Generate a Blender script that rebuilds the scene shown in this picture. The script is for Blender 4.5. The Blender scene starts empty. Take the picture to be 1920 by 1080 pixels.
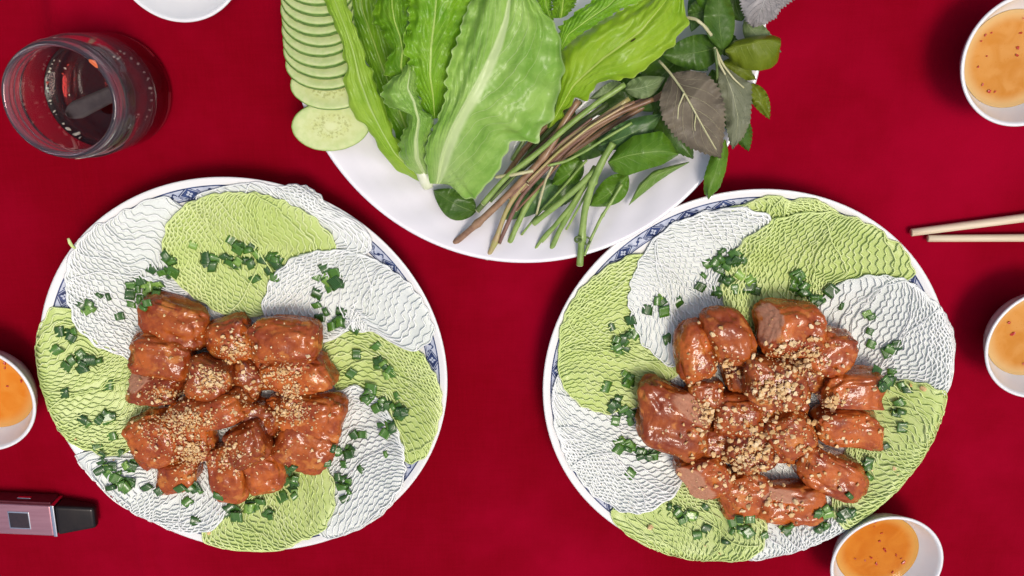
import bpy, bmesh, math, random
import numpy as np
from mathutils import Vector, Matrix, noise as mnoise
from mathutils.bvhtree import BVHTree

random.seed(7)
rng = np.random.default_rng(7)
scene = bpy.context.scene
COL = scene.collection

# ------------------------------------------------------------------ camera
CAM_H, TILT, FPX = 0.5, math.radians(18.0), 1550.0
cam_d = bpy.data.cameras.new("camera")
cam = bpy.data.objects.new("camera", cam_d)
COL.objects.link(cam)
cam.location = (0, 0, CAM_H)
cam.rotation_euler = (-TILT, 0, 0)
cam_d.sensor_width = 36.0
cam_d.lens = FPX / 1920.0 * 36.0
cam_d.clip_start = 0.01
cam_d.clip_end = 50.0
scene.camera = cam

# ------------------------------------------------------------------ light
SUN_EL, SUN_AZ = math.radians(75), math.radians(125)     # azimuth clockwise from +Y: low right of the picture
world = bpy.data.worlds.new("World")
scene.world = world
world.use_nodes = True
wn = world.node_tree
bg = wn.nodes["Background"]
sky = wn.nodes.new("ShaderNodeTexSky")
sky.sky_type = 'NISHITA'
sky.sun_disc = False
sky.sun_elevation = SUN_EL
sky.sun_rotation = SUN_AZ
sky.air_density = 1.0
sky.dust_density = 5.0
sky.ozone_density = 1.0
wn.links.new(sky.outputs[0], bg.inputs[0])
bg.inputs[1].default_value = 0.13
sun_d = bpy.data.lights.new("sun", 'SUN')
sun = bpy.data.objects.new("sun", sun_d)
COL.objects.link(sun)
sun_d.energy = 1.45
sun_d.angle = math.radians(18)
sun_d.color = (1.0, 0.93, 0.84)
sdir = Vector((math.sin(SUN_AZ) * math.cos(SUN_EL), math.cos(SUN_AZ) * math.cos(SUN_EL), math.sin(SUN_EL)))
sun.rotation_euler = sdir.to_track_quat('Z', 'Y').to_euler()
sun.location = sdir * 3

scene.view_settings.view_transform = 'Standard'
scene.view_settings.look = 'None'
scene.view_settings.exposure = 0.04
scene.view_settings.gamma = 1.0
scene.view_settings.use_curve_mapping = False
scene.render.engine = 'CYCLES'
scene.cycles.use_denoising = True
scene.cycles.sample_clamp_indirect = 6.0
scene.cycles.max_bounces = 24
scene.cycles.transmission_bounces = 24
scene.cycles.diffuse_bounces = 6
scene.cycles.glossy_bounces = 8

# ------------------------------------------------------------------ pixel <-> place
CT, ST = math.cos(-TILT), math.sin(-TILT)

def ray(px, py):
    x = (px - 960.0) / FPX
    y = -(py - 540.0) / FPX
    return np.stack(np.broadcast_arrays(x, y * CT + ST, y * ST - CT), -1)

def PN(px, py, z):
    """points at heights z that the camera sees at pixels px, py (arrays)"""
    px = np.asarray(px, float); py = np.asarray(py, float); z = np.asarray(z, float)
    d = ray(px, py)
    k = (z - CAM_H) / d[..., 2]
    out = d * k[..., None]
    out[..., 2] = z
    return out

def P(px, py, z):
    return Vector(PN(px, py, z).tolist())

def mpp(px, py, z):
    """metres per pixel there, across the picture"""
    return (P(px + 1, py, z) - P(px, py, z)).length

# ------------------------------------------------------------------ objects
def tag(o, label=None, cat=None, group=None, kind=None):
    if label: o['label'] = label
    if cat: o['category'] = cat
    if group: o['group'] = group
    if kind: o['kind'] = kind
    return o

def thing(name, loc, label, cat, group=None):
    o = bpy.data.objects.new(name, None)
    o.empty_display_size = 0.01
    o.location = loc
    COL.objects.link(o)
    return tag(o, label, cat, group)

def world_loc(o):
    v = Vector((0, 0, 0))
    while o is not None:
        v = v + o.location
        o = o.parent
    return v

def mk(name, V, F, mat, parent=None, loc=None, uv=None, attrs=None, smooth=True, kind=None):
    """one mesh object; V in world coordinates, F an int array (n,3|4) or a list of tuples"""
    V = np.asarray(V, np.float64).reshape(-1, 3)
    base = np.array(world_loc(parent)) if parent is not None else (np.array(loc) if loc is not None else np.zeros(3))
    V = V - base
    me = bpy.data.meshes.new(name)
    if isinstance(F, np.ndarray):
        n, k = F.shape
        me.vertices.add(len(V)); me.vertices.foreach_set("co", V.ravel())
        me.loops.add(n * k); me.loops.foreach_set("vertex_index", F.ravel().astype(np.int32))
        me.polygons.add(n)
        me.polygons.foreach_set("loop_start", np.arange(0, n * k, k, dtype=np.int32))
        me.update(calc_edges=True)
        me.validate()
    else:
        me.from_pydata(V.tolist(), [], F)
        me.update()
    if smooth:
        me.polygons.foreach_set("use_smooth", [True] * len(me.polygons))
    if uv is not None:
        ul = me.uv_layers.new(name="uv")
        idx = np.empty(len(me.loops), np.int32); me.loops.foreach_get("vertex_index", idx)
        ul.data.foreach_set("uv", np.asarray(uv, float)[idx].ravel())
    if attrs:
        for k, a in attrs.items():
            at = me.attributes.new(k, 'FLOAT', 'POINT')
            at.data.foreach_set("value", np.asarray(a, float))
    if mat: me.materials.append(mat)
    o = bpy.data.objects.new(name, me)
    COL.objects.link(o)
    if parent is not None: o.parent = parent
    elif loc is not None: o.location = loc
    if kind: o['kind'] = kind
    return o

def lathe(profile, c, n=96, flip=True):
    """profile [(r, z)...] turned round the vertical through c; returns V, F (closed at r=0 ends)"""
    V, F, rings = [], [], []
    for r, z in profile:
        if r < 1e-7:
            rings.append([len(V)]); V.append((c[0], c[1], c[2] + z))
        else:
            s = len(V)
            for i in range(n):
                a = 2 * math.pi * i / n
                V.append((c[0] + r * math.cos(a), c[1] + r * math.sin(a), c[2] + z))
            rings.append(list(range(s, s + n)))
    for A, B in zip(rings[:-1], rings[1:]):
        for i in range(n):
            j = (i + 1) % n
            if len(A) == 1 and len(B) == 1: continue
            if len(A) == 1: F.append((A[0], B[i], B[j]))
            elif len(B) == 1: F.append((A[i], B[0], A[j]))
            else: F.append((A[i], B[i], B[j], A[j]))
    if flip: F = [tuple(reversed(f)) for f in F]
    return V, F

def tube(path, rad, k=8, flat=1.0, caps=True):
    """tube along path (N,3) with radii rad; flat squeezes it vertically"""
    path = np.asarray(path, float); N = len(path)
    rad = np.broadcast_to(np.asarray(rad, float), (N,))
    t = np.gradient(path, axis=0); t /= np.linalg.norm(t, axis=1)[:, None] + 1e-12
    up = np.array([0, 0, 1.0])
    n1 = np.cross(t, up); n1 /= np.linalg.norm(n1, axis=1)[:, None] + 1e-9
    n2 = np.cross(n1, t)
    a = np.arange(k) * 2 * math.pi / k
    V = path[:, None, :] + rad[:, None, None] * (np.cos(a)[None, :, None] * n1[:, None, :] + flat * np.sin(a)[None, :, None] * n2[:, None, :])
    V = V.reshape(-1, 3)
    i = np.arange(N - 1)[:, None] * k; j = np.arange(k)[None, :]; jn = (j + 1) % k
    F = np.stack([i + j, i + jn, i + k + jn, i + k + j], -1).reshape(-1, 4)
    if caps:
        V = np.vstack([V, path[:1], path[-1:]])
        c0, c1 = N * k, N * k + 1
        j = np.arange(k); jn = (j + 1) % k
        F0 = np.stack([jn, j, np.full(k, c0)], -1); F1 = np.stack([(N - 1) * k + j, (N - 1) * k + jn, np.full(k, c1)], -1)
        F = [tuple(f) for f in F.tolist()] + [tuple(f) for f in F0.tolist()] + [tuple(f) for f in F1.tolist()]
    return V, F

def resample(pts, n, smooth=0):
    pts = np.asarray(pts, float)
    d = np.r_[0, np.cumsum(np.linalg.norm(np.diff(pts, axis=0), axis=1))]
    u = np.linspace(0, d[-1], n)
    out = np.stack([np.interp(u, d, pts[:, k]) for k in range(pts.shape[1])], 1)
    for _ in range(smooth):
        out[1:-1] = .25 * out[:-2] + .5 * out[1:-1] + .25 * out[2:]
    return out

def blur(A, n):
    for _ in range(n):
        A = np.pad(A, 1, mode='edge')
        A = (A[:-2] + 2 * A[1:-1] + A[2:]) / 4
        A = (A[:, :-2] + 2 * A[:, 1:-1] + A[:, 2:]) / 4
    return A

# ------------------------------------------------------------------ materials
class NT:
    def __init__(s, name):
        s.mat = bpy.data.materials.new(name); s.mat.use_nodes = True
        s.t = s.mat.node_tree; s.b = s.t.nodes["Principled BSDF"]
    def n(s, typ, **kw):
        x = s.t.nodes.new(typ)
        for k, v in kw.items(): setattr(x, k, v)
        return x
    def put(s, sock, v):
        if isinstance(v, bpy.types.NodeSocket): s.t.links.new(v, sock)
        elif isinstance(v, (tuple, list)) and sock.type == 'RGBA' and len(v) == 3: sock.default_value = (*v, 1)
        else: sock.default_value = v
    def m(s, op, a, b=0.0, c=None):
        x = s.n("ShaderNodeMath", operation=op)
        s.put(x.inputs[0], a); s.put(x.inputs[1], b)
        if c is not None: s.put(x.inputs[2], c)
        return x.outputs[0]
    def step(s, x, lo, hi, a=0.0, b=1.0):
        r = s.n("ShaderNodeMapRange", interpolation_type='SMOOTHSTEP')
        s.put(r.inputs[0], x); s.put(r.inputs[1], lo); s.put(r.inputs[2], hi); s.put(r.inputs[3], a); s.put(r.inputs[4], b)
        return r.outputs[0]
    def mix(s, f, a, b, blend='MIX'):
        x = s.n("ShaderNodeMix", data_type='RGBA', blend_type=blend)
        s.put(x.inputs[0], f); s.put(x.inputs[6], a); s.put(x.inputs[7], b)
        return x.outputs[2]
    def co(s, out='Object'):
        return s.n("ShaderNodeTexCoord").outputs[out]
    def jit(s):
        """object coordinates moved by a per-object amount"""
        oi = s.n("ShaderNodeObjectInfo")
        v = s.n("ShaderNodeVectorMath", operation='ADD')
        s.put(v.inputs[0], s.co()); s.put(v.inputs[1], s.m('MULTIPLY', oi.outputs['Random'], 3.7))
        return v.outputs[0]
    def rnd(s):
        return s.n("ShaderNodeObjectInfo").outputs['Random']
    def noise(s, vec, scale, detail=3.0, rough=.55, dist=0.0):
        x = s.n("ShaderNodeTexNoise")
        if vec is not None: s.put(x.inputs['Vector'], vec)
        x.inputs['Scale'].default_value = scale; x.inputs['Detail'].default_value = detail
        x.inputs['Roughness'].default_value = rough; x.inputs['Distortion'].default_value = dist
        return x.outputs[0]
    def scale3(s, vec, v):
        x = s.n("ShaderNodeVectorMath", operation='MULTIPLY'); s.put(x.inputs[0], vec); s.put(x.inputs[1], v)
        return x.outputs[0]
    def xyz(s, vec):
        x = s.n("ShaderNodeSeparateXYZ"); s.put(x.inputs[0], vec)
        return x.outputs
    def attr(s, name):
        x = s.n("ShaderNodeAttribute"); x.attribute_name = name
        return x.outputs['Fac']
    def bump(s, h, strength=.3, dist=.001, prev=None):
        x = s.n("ShaderNodeBump"); s.put(x.inputs['Height'], h)
        x.inputs['Strength'].default_value = strength; x.inputs['Distance'].default_value = dist
        if prev is not None: s.put(x.inputs['Normal'], prev)
        return x.outputs[0]
    def set(s, **kw):
        names = dict(base='Base Color', rough='Roughness', metal='Metallic', ior='IOR', trans='Transmission Weight', coat='Coat Weight',
                     coatr='Coat Roughness', sss='Subsurface Weight', sssr='Subsurface Radius', ssss='Subsurface Scale', normal='Normal',
                     sheen='Sheen Weight', sheenr='Sheen Roughness', sheent='Sheen Tint', spec='Specular IOR Level', alpha='Alpha', coatn='Coat Normal')
        for k, v in kw.items(): s.put(s.b.inputs[names[k]], v)
        return s.mat
    def translucent(s, color, f, normal=None):
        tr = s.n("ShaderNodeBsdfTranslucent"); s.put(tr.inputs[0], color)
        mx = s.n("ShaderNodeMixShader"); mx.inputs[0].default_value = f
        out = [n for n in s.t.nodes if n.type == 'OUTPUT_MATERIAL'][0]
        s.t.links.new(s.b.outputs[0], mx.inputs[1]); s.t.links.new(tr.outputs[0], mx.inputs[2]); s.t.links.new(mx.outputs[0], out.inputs[0])

def cloth_mat():
    g = NT("red_cloth"); c = g.co()
    x, y, z = g.xyz(c)
    wv = g.m('MULTIPLY', g.m('SINE', g.m('MULTIPLY', x, 6200)), g.m('SINE', g.m('MULTIPLY', y, 6200)))
    slub = g.noise(g.scale3(c, (1, .05, 1)), 900, 3)
    slub2 = g.noise(g.scale3(c, (.05, 1, 1)), 900, 3)
    big = g.noise(c, 5, 5, .62)
    t = g.m('ADD', g.m('MULTIPLY', slub, .5), g.m('MULTIPLY', slub2, .5))
    col = g.mix(g.step(t, .3, .7), (.192, .0003, .0060), (.218, .0004, .008))
    col = g.mix(g.step(big, .35, .72), col, (.31, .0010, .018))
    col = g.mix(g.m('MULTIPLY', g.step(g.noise(c, 26, 4, .65), .55, .8), .35), col, (.19, .0003, .004))
    nb = g.bump(g.m('ADD', g.m('MULTIPLY', wv, .3), g.m('ADD', slub, slub2)), .12, .0003)
    return g.set(base=col, rough=.95, spec=.03, normal=nb)

def porcelain(name, col=(.80, .80, .79), rough=.16):
    g = NT(name); n = g.noise(g.jit(), 60, 3)
    return g.set(base=g.mix(n, tuple(c * .97 for c in col), tuple(min(c * 1.03, .9) for c in col)), rough=rough, coat=.4, coatr=.05,
                 normal=g.bump(g.noise(g.jit(), 90, 2), .05, .001))

def plate_mat(R):
    g = NT("blue_rim_porcelain"); c = g.co(); x, y, z = g.xyz(c)
    r = g.m('SQRT', g.m('ADD', g.m('MULTIPLY', x, x), g.m('MULTIPLY', y, y)))
    a = g.m('ARCTAN2', y, x)
    r0, r1 = R - .0128, R - .0047
    t = g.m('DIVIDE', g.m('SUBTRACT', r, r0), r1 - r0)
    inb = g.m('MULTIPLY', g.m('GREATER_THAN', t, 0), g.m('LESS_THAN', t, 1))
    N = 34
    m = g.m('SUBTRACT', g.m('FRACT', g.m('MULTIPLY', a, N / (2 * math.pi))), .5)         # -.5 .. .5 of 23 mm
    am = g.m('ABSOLUTE', m); v = g.m('ABSOLUTE', g.m('SUBTRACT', t, .5))
    loz = g.m('ADD', g.m('MULTIPLY', am, 3.3), g.m('MULTIPLY', v, 2.0))
    lozd = g.m('LESS_THAN', loz, .86)
    # flower: four petals left white in the lozenge
    fx = g.m('MULTIPLY', am, 2.8); fd = g.m('SQRT', g.m('ADD', g.m('MULTIPLY', fx, fx), g.m('MULTIPLY', v, v)))
    fa = g.m('ARCTAN2', v, fx)
    pet = g.m('LESS_THAN', fd, g.m('MULTIPLY_ADD', g.m('ABSOLUTE', g.m('COSINE', g.m('MULTIPLY', fa, 2))), .17, .08))
    eye = g.m('LESS_THAN', fd, .06)
    lozc = g.m('MULTIPLY', lozd, g.m('SUBTRACT', 1, g.m('MULTIPLY', pet, g.m('SUBTRACT', 1, eye))))
    ring = g.m('MULTIPLY', g.m('GREATER_THAN', loz, .95), g.m('LESS_THAN', loz, 1.12))
    # scroll between motifs
    m2 = g.m('SUBTRACT', .5, am)
    sc = g.m('ABSOLUTE', g.m('SUBTRACT', g.m('MULTIPLY', g.m('SINE', g.m('MULTIPLY', m, 6 * math.pi)), .22), g.m('SUBTRACT', t, .5)))
    scroll = g.m('MULTIPLY', g.m('LESS_THAN', sc, .07), g.m('GREATER_THAN', loz, 1.2))
    dots = g.m('LESS_THAN', g.m('SQRT', g.m('ADD', g.m('POWER', g.m('MULTIPLY', m2, 2.8), 2), g.m('POWER', v, 2))), .13)
    lines = g.m('MAXIMUM', g.m('LESS_THAN', t, .10), g.m('GREATER_THAN', t, .90))
    line2 = g.m('MULTIPLY', g.m('GREATER_THAN', t, .15), g.m('LESS_THAN', t, .19))
    dark = g.m('MAXIMUM', g.m('MAXIMUM', lozc, ring), g.m('MAXIMUM', g.m('MAXIMUM', lines, line2), g.m('MAXIMUM', scroll, dots)))
    wob = g.noise(c, 260, 3)
    darkc = g.mix(g.step(wob, .3, .7), (.010, .018, .07), (.05, .075, .19))
    band = g.mix(dark, g.mix(g.step(wob, .35, .65), (.42, .46, .56), (.58, .60, .66)), darkc)
    col = g.mix(inb, (.80, .79, .76), band)
    return g.set(base=col, rough=.14, coat=.4, coatr=.05)

def noodle_mat(name, c1, c2, c3):
    g = NT(name); c = g.jit()
    n = g.noise(c, 45, 3); n2 = g.noise(c, 900, 2)
    col = g.mix(g.step(n, .3, .7), c1, c2)
    col = g.mix(g.step(n2, .45, .8), col, c3)
    m = g.set(base=col, rough=.36, spec=.4, normal=g.bump(n2, .15, .0004))
    return m

def pork_mat():
    g = NT("glazed_pork"); c = g.jit()
    big = g.noise(c, 70, 4, .6); fine = g.noise(c, 700, 4, .65); mid = g.noise(c, 240, 3, .6, .6)
    col = g.mix(g.step(big, .33, .68), (.27, .042, .009), (.54, .128, .019))
    col = g.mix(g.m('MULTIPLY', g.step(mid, .50, .80), .6), col, (.15, .022, .006))
    streak = g.noise(g.scale3(c, (1, 1, .25)), 420, 3, .7)
    col = g.mix(g.m('MULTIPLY', g.step(streak, .5, .75), .4), col, (.46, .13, .032))
    col = g.mix(g.m('MULTIPLY', g.step(g.rnd(), .1, 1.0), .55), col, (.15, .024, .007))
    ch = g.m('MULTIPLY', g.attr("char"), g.step(g.noise(c, 160, 4, .7), .25, .75, .35, 1.25))
    col = g.mix(g.step(ch, .22, .85), col, (.040, .008, .005))
    gold = g.step(g.noise(c, 110, 3, .55), .54, .68)
    col = g.mix(g.m('MULTIPLY', gold, .7), col, (.60, .21, .040))
    cutn = g.m('ADD', g.attr("cut"), g.m('MULTIPLY', g.m('SUBTRACT', mid, .5), .6))
    cut = g.step(cutn, .15, .95)
    pink = g.mix(g.step(fine, .15, .95), (.46, .19, .11), (.57, .30, .19))
    pink = g.mix(g.step(g.noise(c, 330, 2), .70, .78), pink, (.2, .05, .03))
    col = g.mix(cut, col, pink)
    h = g.m('ADD', g.m('MULTIPLY', mid, 1.0), g.m('MULTIPLY', fine, .55))
    nb = g.bump(g.m('ADD', g.noise(c, 130, 2, .5), g.m('MULTIPLY', g.noise(c, 430, 2, .5), .30)), .5, .0017)
    nb2 = g.bump(fine, .25, .0006, nb)
    rough = g.m('ADD', g.step(fine, .3, .7, .12, .28), g.m('MULTIPLY', cut, .3))
    return g.set(base=col, rough=rough, spec=.06, coat=g.m('SUBTRACT', .7, g.m('MULTIPLY', cut, .6)), coatr=.05, normal=nb2, coatn=nb)

def peanut_mat():
    g = NT("roasted_peanut"); r = g.rnd()
    isl = g.n("ShaderNodeNewGeometry").outputs['Random Per Island']
    f = g.m('FRACT', g.m('ADD', g.m('MULTIPLY', r, 7.3), g.m('MULTIPLY', isl, 3.1)))
    col = g.mix(f, (.68, .41, .15), (.88, .68, .38))
    col = g.mix(g.step(f, .8, 1), col, (.86, .68, .42))
    col = g.mix(g.step(g.noise(g.co(), 900, 3), .5, .75), col, (.55, .27, .10))
    return g.set(base=col, rough=.5, spec=.35, normal=g.bump(g.noise(g.co(), 1500, 3), .3, .0004))

def scallion_mat():
    g = NT("scallion_green"); r = g.m('FRACT', g.m('ADD', g.rnd(), g.n("ShaderNodeNewGeometry").outputs['Random Per Island'])); c = g.co(); x, y, z = g.xyz(c)
    col = g.mix(g.step(r, .15, .85), (.016, .066, .007), (.065, .18, .014))
    col = g.mix(g.step(r, .90, 1.0), col, (.26, .44, .07))
    st = g.m('SINE', g.m('MULTIPLY', y, 9000))
    col = g.mix(g.m('MULTIPLY', g.step(st, .2, 1), .4), col, (.12, .26, .05))
    col = g.mix(g.step(g.noise(g.jit(), 400, 2), .55, .75), col, (.03, .10, .010))
    return g.set(base=col, rough=.2, spec=.4, coat=.6, coatr=.06, normal=g.bump(st, .25, .0003))

def leaf_mat(name, c1, c2, vein, nv=7, slope=.55, vw=.10, midw=.05, midtaper=.9, rough=.34, coat=.25, back=None, nscale=60, bump=.5, trans=.22,
             fine=0.0, spot=None, veinmix=.75, basepale=0.0, cell=170, edgel=0.0):
    g = NT(name)
    uvn = g.n("ShaderNodeUVMap"); uvn.uv_map = "uv"
    v, u, _ = g.xyz(uvn.outputs[0])
    c = g.jit()
    wob = g.noise(c, 55, 3)
    dv = g.m('ABSOLUTE', g.m('SUBTRACT', v, .5))
    dvw = g.m('ADD', dv, g.m('MULTIPLY', g.m('SUBTRACT', wob, .5), .02))
    w = g.m('MAXIMUM', g.m('MULTIPLY', g.m('SUBTRACT', 1, g.m('MULTIPLY', u, midtaper)), midw), .006)
    mid = g.m('SUBTRACT', 1, g.step(dvw, g.m('MULTIPLY', w, .5), w))
    s = g.m('ADD', g.m('SUBTRACT', u, g.m('MULTIPLY', dv, slope)), g.m('MULTIPLY', g.m('SUBTRACT', wob, .5), .09))
    fr = g.m('ABSOLUTE', g.m('SUBTRACT', g.m('FRACT', g.m('MULTIPLY', s, nv)), .5))
    sv = g.m('MULTIPLY', g.m('SUBTRACT', 1, g.step(fr, .0, vw)), g.step(dv, .5, .12))
    s2 = g.m('ADD', g.m('SUBTRACT', g.m('MULTIPLY', u, 1.1), g.m('MULTIPLY', dv, slope * .45)), g.m('MULTIPLY', g.m('SUBTRACT', g.noise(c, 120, 3), .5), .16))
    fr2 = g.m('ABSOLUTE', g.m('SUBTRACT', g.m('FRACT', g.m('MULTIPLY', s2, nv * 2.6)), .5))
    sv2 = g.m('MULTIPLY', g.m('MULTIPLY', g.m('SUBTRACT', 1, g.step(fr2, 0, .10)), g.step(g.noise(c, 90, 2), .42, .6)), .45 + fine)
    veins = g.m('MAXIMUM', mid, g.m('MULTIPLY', g.m('MAXIMUM', sv, sv2), veinmix))
    n = g.noise(c, nscale, 4, .6)
    col = g.mix(g.step(n, .3, .7), c1, c2)
    if basepale: col = g.mix(g.m('MULTIPLY', g.step(g.m('ADD', u, g.m('MULTIPLY', dv, .9)), .55, .0), basepale), col, vein)
    mot = g.noise(c, 330, 4, .65)
    col = g.mix(g.m('MULTIPLY', g.step(mot, .52, .75), .35), col, c1)
    col = g.mix(g.m('MULTIPLY', g.step(mot, .46, .25), .3), col, c2)
    rim = g.step(dv, .475, .5)
    col = g.mix(g.m('MULTIPLY', rim, edgel), col, vein)
    if back is not None: col = g.mix(g.n("ShaderNodeNewGeometry").outputs['Backfacing'], col, back)
    col = g.mix(veins, col, vein)
    if spot is not None:
        (su, sv_, sr) = spot
        d = g.m('SQRT', g.m('ADD', g.m('POWER', g.m('SUBTRACT', u, su), 2), g.m('POWER', g.m('SUBTRACT', v, sv_), 2)))
        col = g.mix(g.m('SUBTRACT', 1, g.step(d, sr, sr * 1.6)), col, (.07, .06, .015))
    h = g.m('ADD', g.m('MULTIPLY', veins, .5), g.m('MULTIPLY', n, 1.2))
    nb = g.bump(h, bump, .0012)
    nb = g.bump(g.noise(c, 420, 3, .6), bump * .5, .0006, nb)
    m = g.set(base=col, rough=rough, spec=.2, coat=coat * .6, coatr=.2, normal=nb)
    g.translucent(col, trans)
    return m

def simple_mat(name, c1, c2, scale=80, rough=.4, stretch=None, bump=.15, coat=0.0, metal=0.0, spec=.5, detail=3):
    g = NT(name); c = g.jit()
    if stretch: c = g.scale3(c, stretch)
    n = g.noise(c, scale, detail, .6)
    return g.set(base=g.mix(g.step(n, .3, .7), c1, c2), rough=rough, coat=coat, coatr=.08, metal=metal, spec=spec, normal=g.bump(n, bump, .0006))

def cucumber_mat():
    g = NT("cucumber_flesh")
    uvn = g.n("ShaderNodeUVMap"); uvn.uv_map = "uv"
    x, y, _ = g.xyz(uvn.outputs[0])
    r = g.m('SQRT', g.m('ADD', g.m('MULTIPLY', x, x), g.m('MULTIPLY', y, y)))
    a = g.m('ARCTAN2', y, x)
    c = g.jit(); n = g.noise(c, 260, 3); n2 = g.noise(c, 700, 3)
    col = g.mix(g.step(r, .45, .95), (.52, .57, .22), (.46, .57, .23))
    col = g.mix(g.step(n, .3, .7), col, (.56, .62, .29))
    seeds = g.m('MULTIPLY', g.m('MULTIPLY', g.step(r, .12, .22), g.step(r, .56, .44)), g.step(n2, .5, .62))
    col = g.mix(g.m('MULTIPLY', seeds, .8), col, (.34, .37, .11))
    col = g.mix(g.m('MULTIPLY', g.step(r, .30, .05), .6), col, (.64, .68, .38))
    col = g.mix(g.step(r, .95, 1.0), col, (.22, .36, .07))
    return g.set(base=col, rough=.45, spec=.25, sss=.2, sssr=(.8, 1, .4), ssss=.003, normal=g.bump(n2, .2, .0006))

def sauce_mat(name, c1, c2, c3, rad):
    g = NT(name); c = g.co(); x, y, z = g.xyz(c)
    r = g.m('SQRT', g.m('ADD', g.m('MULTIPLY', x, x), g.m('MULTIPLY', y, y)))
    n = g.noise(g.jit(), 85, 2, .4, .8); f = g.noise(g.jit(), 900, 2)
    col = g.mix(g.step(n, .30, .70), c1, c2)
    col = g.mix(g.step(f, .62, .75), col, c1)
    col = g.mix(g.step(r, rad * .70, rad * 1.0), col, c3)
    return g.set(base=col, rough=.05, spec=.3, trans=.10, ior=1.34)

def glass_mat(name, col, ior, rough=0.0):
    g = NT(name)
    n = g.noise(g.co(), 40, 2)
    return g.set(base=g.mix(n, col, tuple(min(1, c * 1.01) for c in col)), rough=rough, trans=1.0, ior=ior, normal=g.bump(n, .06, .001))

MAT = {}
MAT['cloth'] = cloth_mat()
MAT['bowl'] = porcelain("white_bowl_porcelain", (.80, .80, .79))
MAT['swirl'] = porcelain("white_plate_glaze", (.78, .76, .79), .2)
MAT['plate'] = plate_mat(.1271)
MAT['nwhite'] = noodle_mat("white_noodle", (.83, .86, .81), (.88, .89, .86), (.78, .81, .76))
MAT['ngreen'] = noodle_mat("green_noodle", (.62, .74, .26), (.72, .80, .38), (.55, .68, .20))
MAT['nwhite_shade'] = noodle_mat("white_noodle_shaded_copy", (.70, .74, .68), (.77, .80, .75), (.65, .69, .63))  # darker copy of the white noodle, hole shade put into its colour
MAT['ngreen_shade'] = noodle_mat("green_noodle_shaded_copy", (.49, .60, .18), (.57, .66, .26), (.43, .54, .14))  # darker copy of the green noodle, hole shade put into its colour
MAT['pork'] = pork_mat()
MAT['peanut'] = peanut_mat()
MAT['scallion'] = scallion_mat()

# ------------------------------------------------------------------ table and cloth
def build_table():
    V = [(x, y, z) for z in (-.04, -.004) for x, y in ((-.75, -.75), (.75, -.75), (.75, .45), (-.75, .45))]
    F = [(0, 3, 2, 1), (4, 5, 6, 7), (0, 1, 5, 4), (1, 2, 6, 5), (2, 3, 7, 6), (3, 0, 4, 7)]
    o = mk("table", V, F, simple_mat("table_wood", (.12, .06, .03), (.2, .1, .05), 30, .5), smooth=False)
    tag(o, kind='structure')
    nx, ny = 620, 260
    xs = np.linspace(-.78, .78, nx); ys = np.linspace(-.78, .48, ny)
    X, Y = np.meshgrid(xs, ys)
    Z = np.full_like(X, -.0009)
    for k in range(10):
        kx, ky, ph = rng.normal(0, 9), rng.normal(0, 9), rng.uniform(0, 6.28)
        Z += .00016 * np.sin(kx * X + ky * Y + ph)
    # soft fold running away from the viewer beside the jar
    fx = P(112, 20, 0).x; fy = P(112, 75, 0).y
    d = (X - fx) - .12 * (Y - fy)
    amp = .0085 * np.clip((Y - fy + .03) / .06, 0, 1) ** 1.5
    Z += amp * np.exp(-(d / .010) ** 2) - .4 * amp * np.exp(-((d - .022) / .010) ** 2)
    cx = P(146, 300, 0).x
    Z += .0009 * np.exp(-((X - cx) / .0035) ** 2) - .0006 * np.exp(-((X - cx - .008) / .004) ** 2)
    V = np.stack([X, Y, Z], -1).reshape(-1, 3)
    i = np.arange(ny - 1)[:, None] * nx + np.arange(nx - 1)[None, :]
    F = np.stack([i, i + 1, i + nx + 1, i + nx], -1).reshape(-1, 4)
    o = mk("tablecloth", V, F, MAT['cloth'])
    tag(o, "plain crimson red tablecloth spread under all the dishes", "tablecloth")
build_table()

# ------------------------------------------------------------------ noodle plates
R_PLATE = .1271
def zplate(r):
    pr = [(0, .0045), (.070, .0045), (.082, .0062), (.095, .0110), (.110, .0172), (.1215, .0222), (.1262, .0238), (.1271, .0236)]
    return np.interp(r, [p[0] for p in pr], [p[1] for p in pr])

def build_plate(c, label):
    t = thing("dinner_plate", (c[0], c[1], 0), label, "plate", "blue rimmed plates of noodles")
    prof = [(0, .0015), (.066, .0015), (.068, 0), (.073, 0), (.075, .0018), (.090, .0062), (.106, .0125), (.119, .0188), (.1258, .0222), (.1272, .0232),
            (.1271, .0238), (.1262, .02405), (.1248, .0237), (.1215, .0222), (.1165, .0199), (.110, .0172), (.1025, .0141), (.095, .0110), (.088, .0083), (.082, .0062), (.076, .0050), (.070, .0045), (0, .0045)]
    V, F = lathe(prof, (c[0], c[1], 0), 160)
    mk("plate_body", V, F, MAT['plate'], t)
    return t

class HF:
    N, HALF = 301, .150
    def __init__(s, c):
        s.c = c
        g = np.linspace(-s.HALF, s.HALF, s.N)
        s.X, s.Y = np.meshgrid(g, g)
        r = np.hypot(s.X, s.Y)
        s.H = np.where(r < R_PLATE, zplate(r), np.maximum(.0236 - (r - R_PLATE) * 1.3, .001))
    def at(s, x, y, A=None):
        A = s.H if A is None else A
        i = np.clip((np.asarray(x) - s.c[0] + s.HALF) / (2 * s.HALF) * (s.N - 1), 0, s.N - 1.001)
        j = np.clip((np.asarray(y) - s.c[1] + s.HALF) / (2 * s.HALF) * (s.N - 1), 0, s.N - 1.001)
        i0, j0 = i.astype(int), j.astype(int); a, b = i - i0, j - j0
        return (A[j0, i0] * (1 - a) + A[j0, i0 + 1] * a) * (1 - b) + (A[j0 + 1, i0] * (1 - a) + A[j0 + 1, i0 + 1] * a) * b

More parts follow.
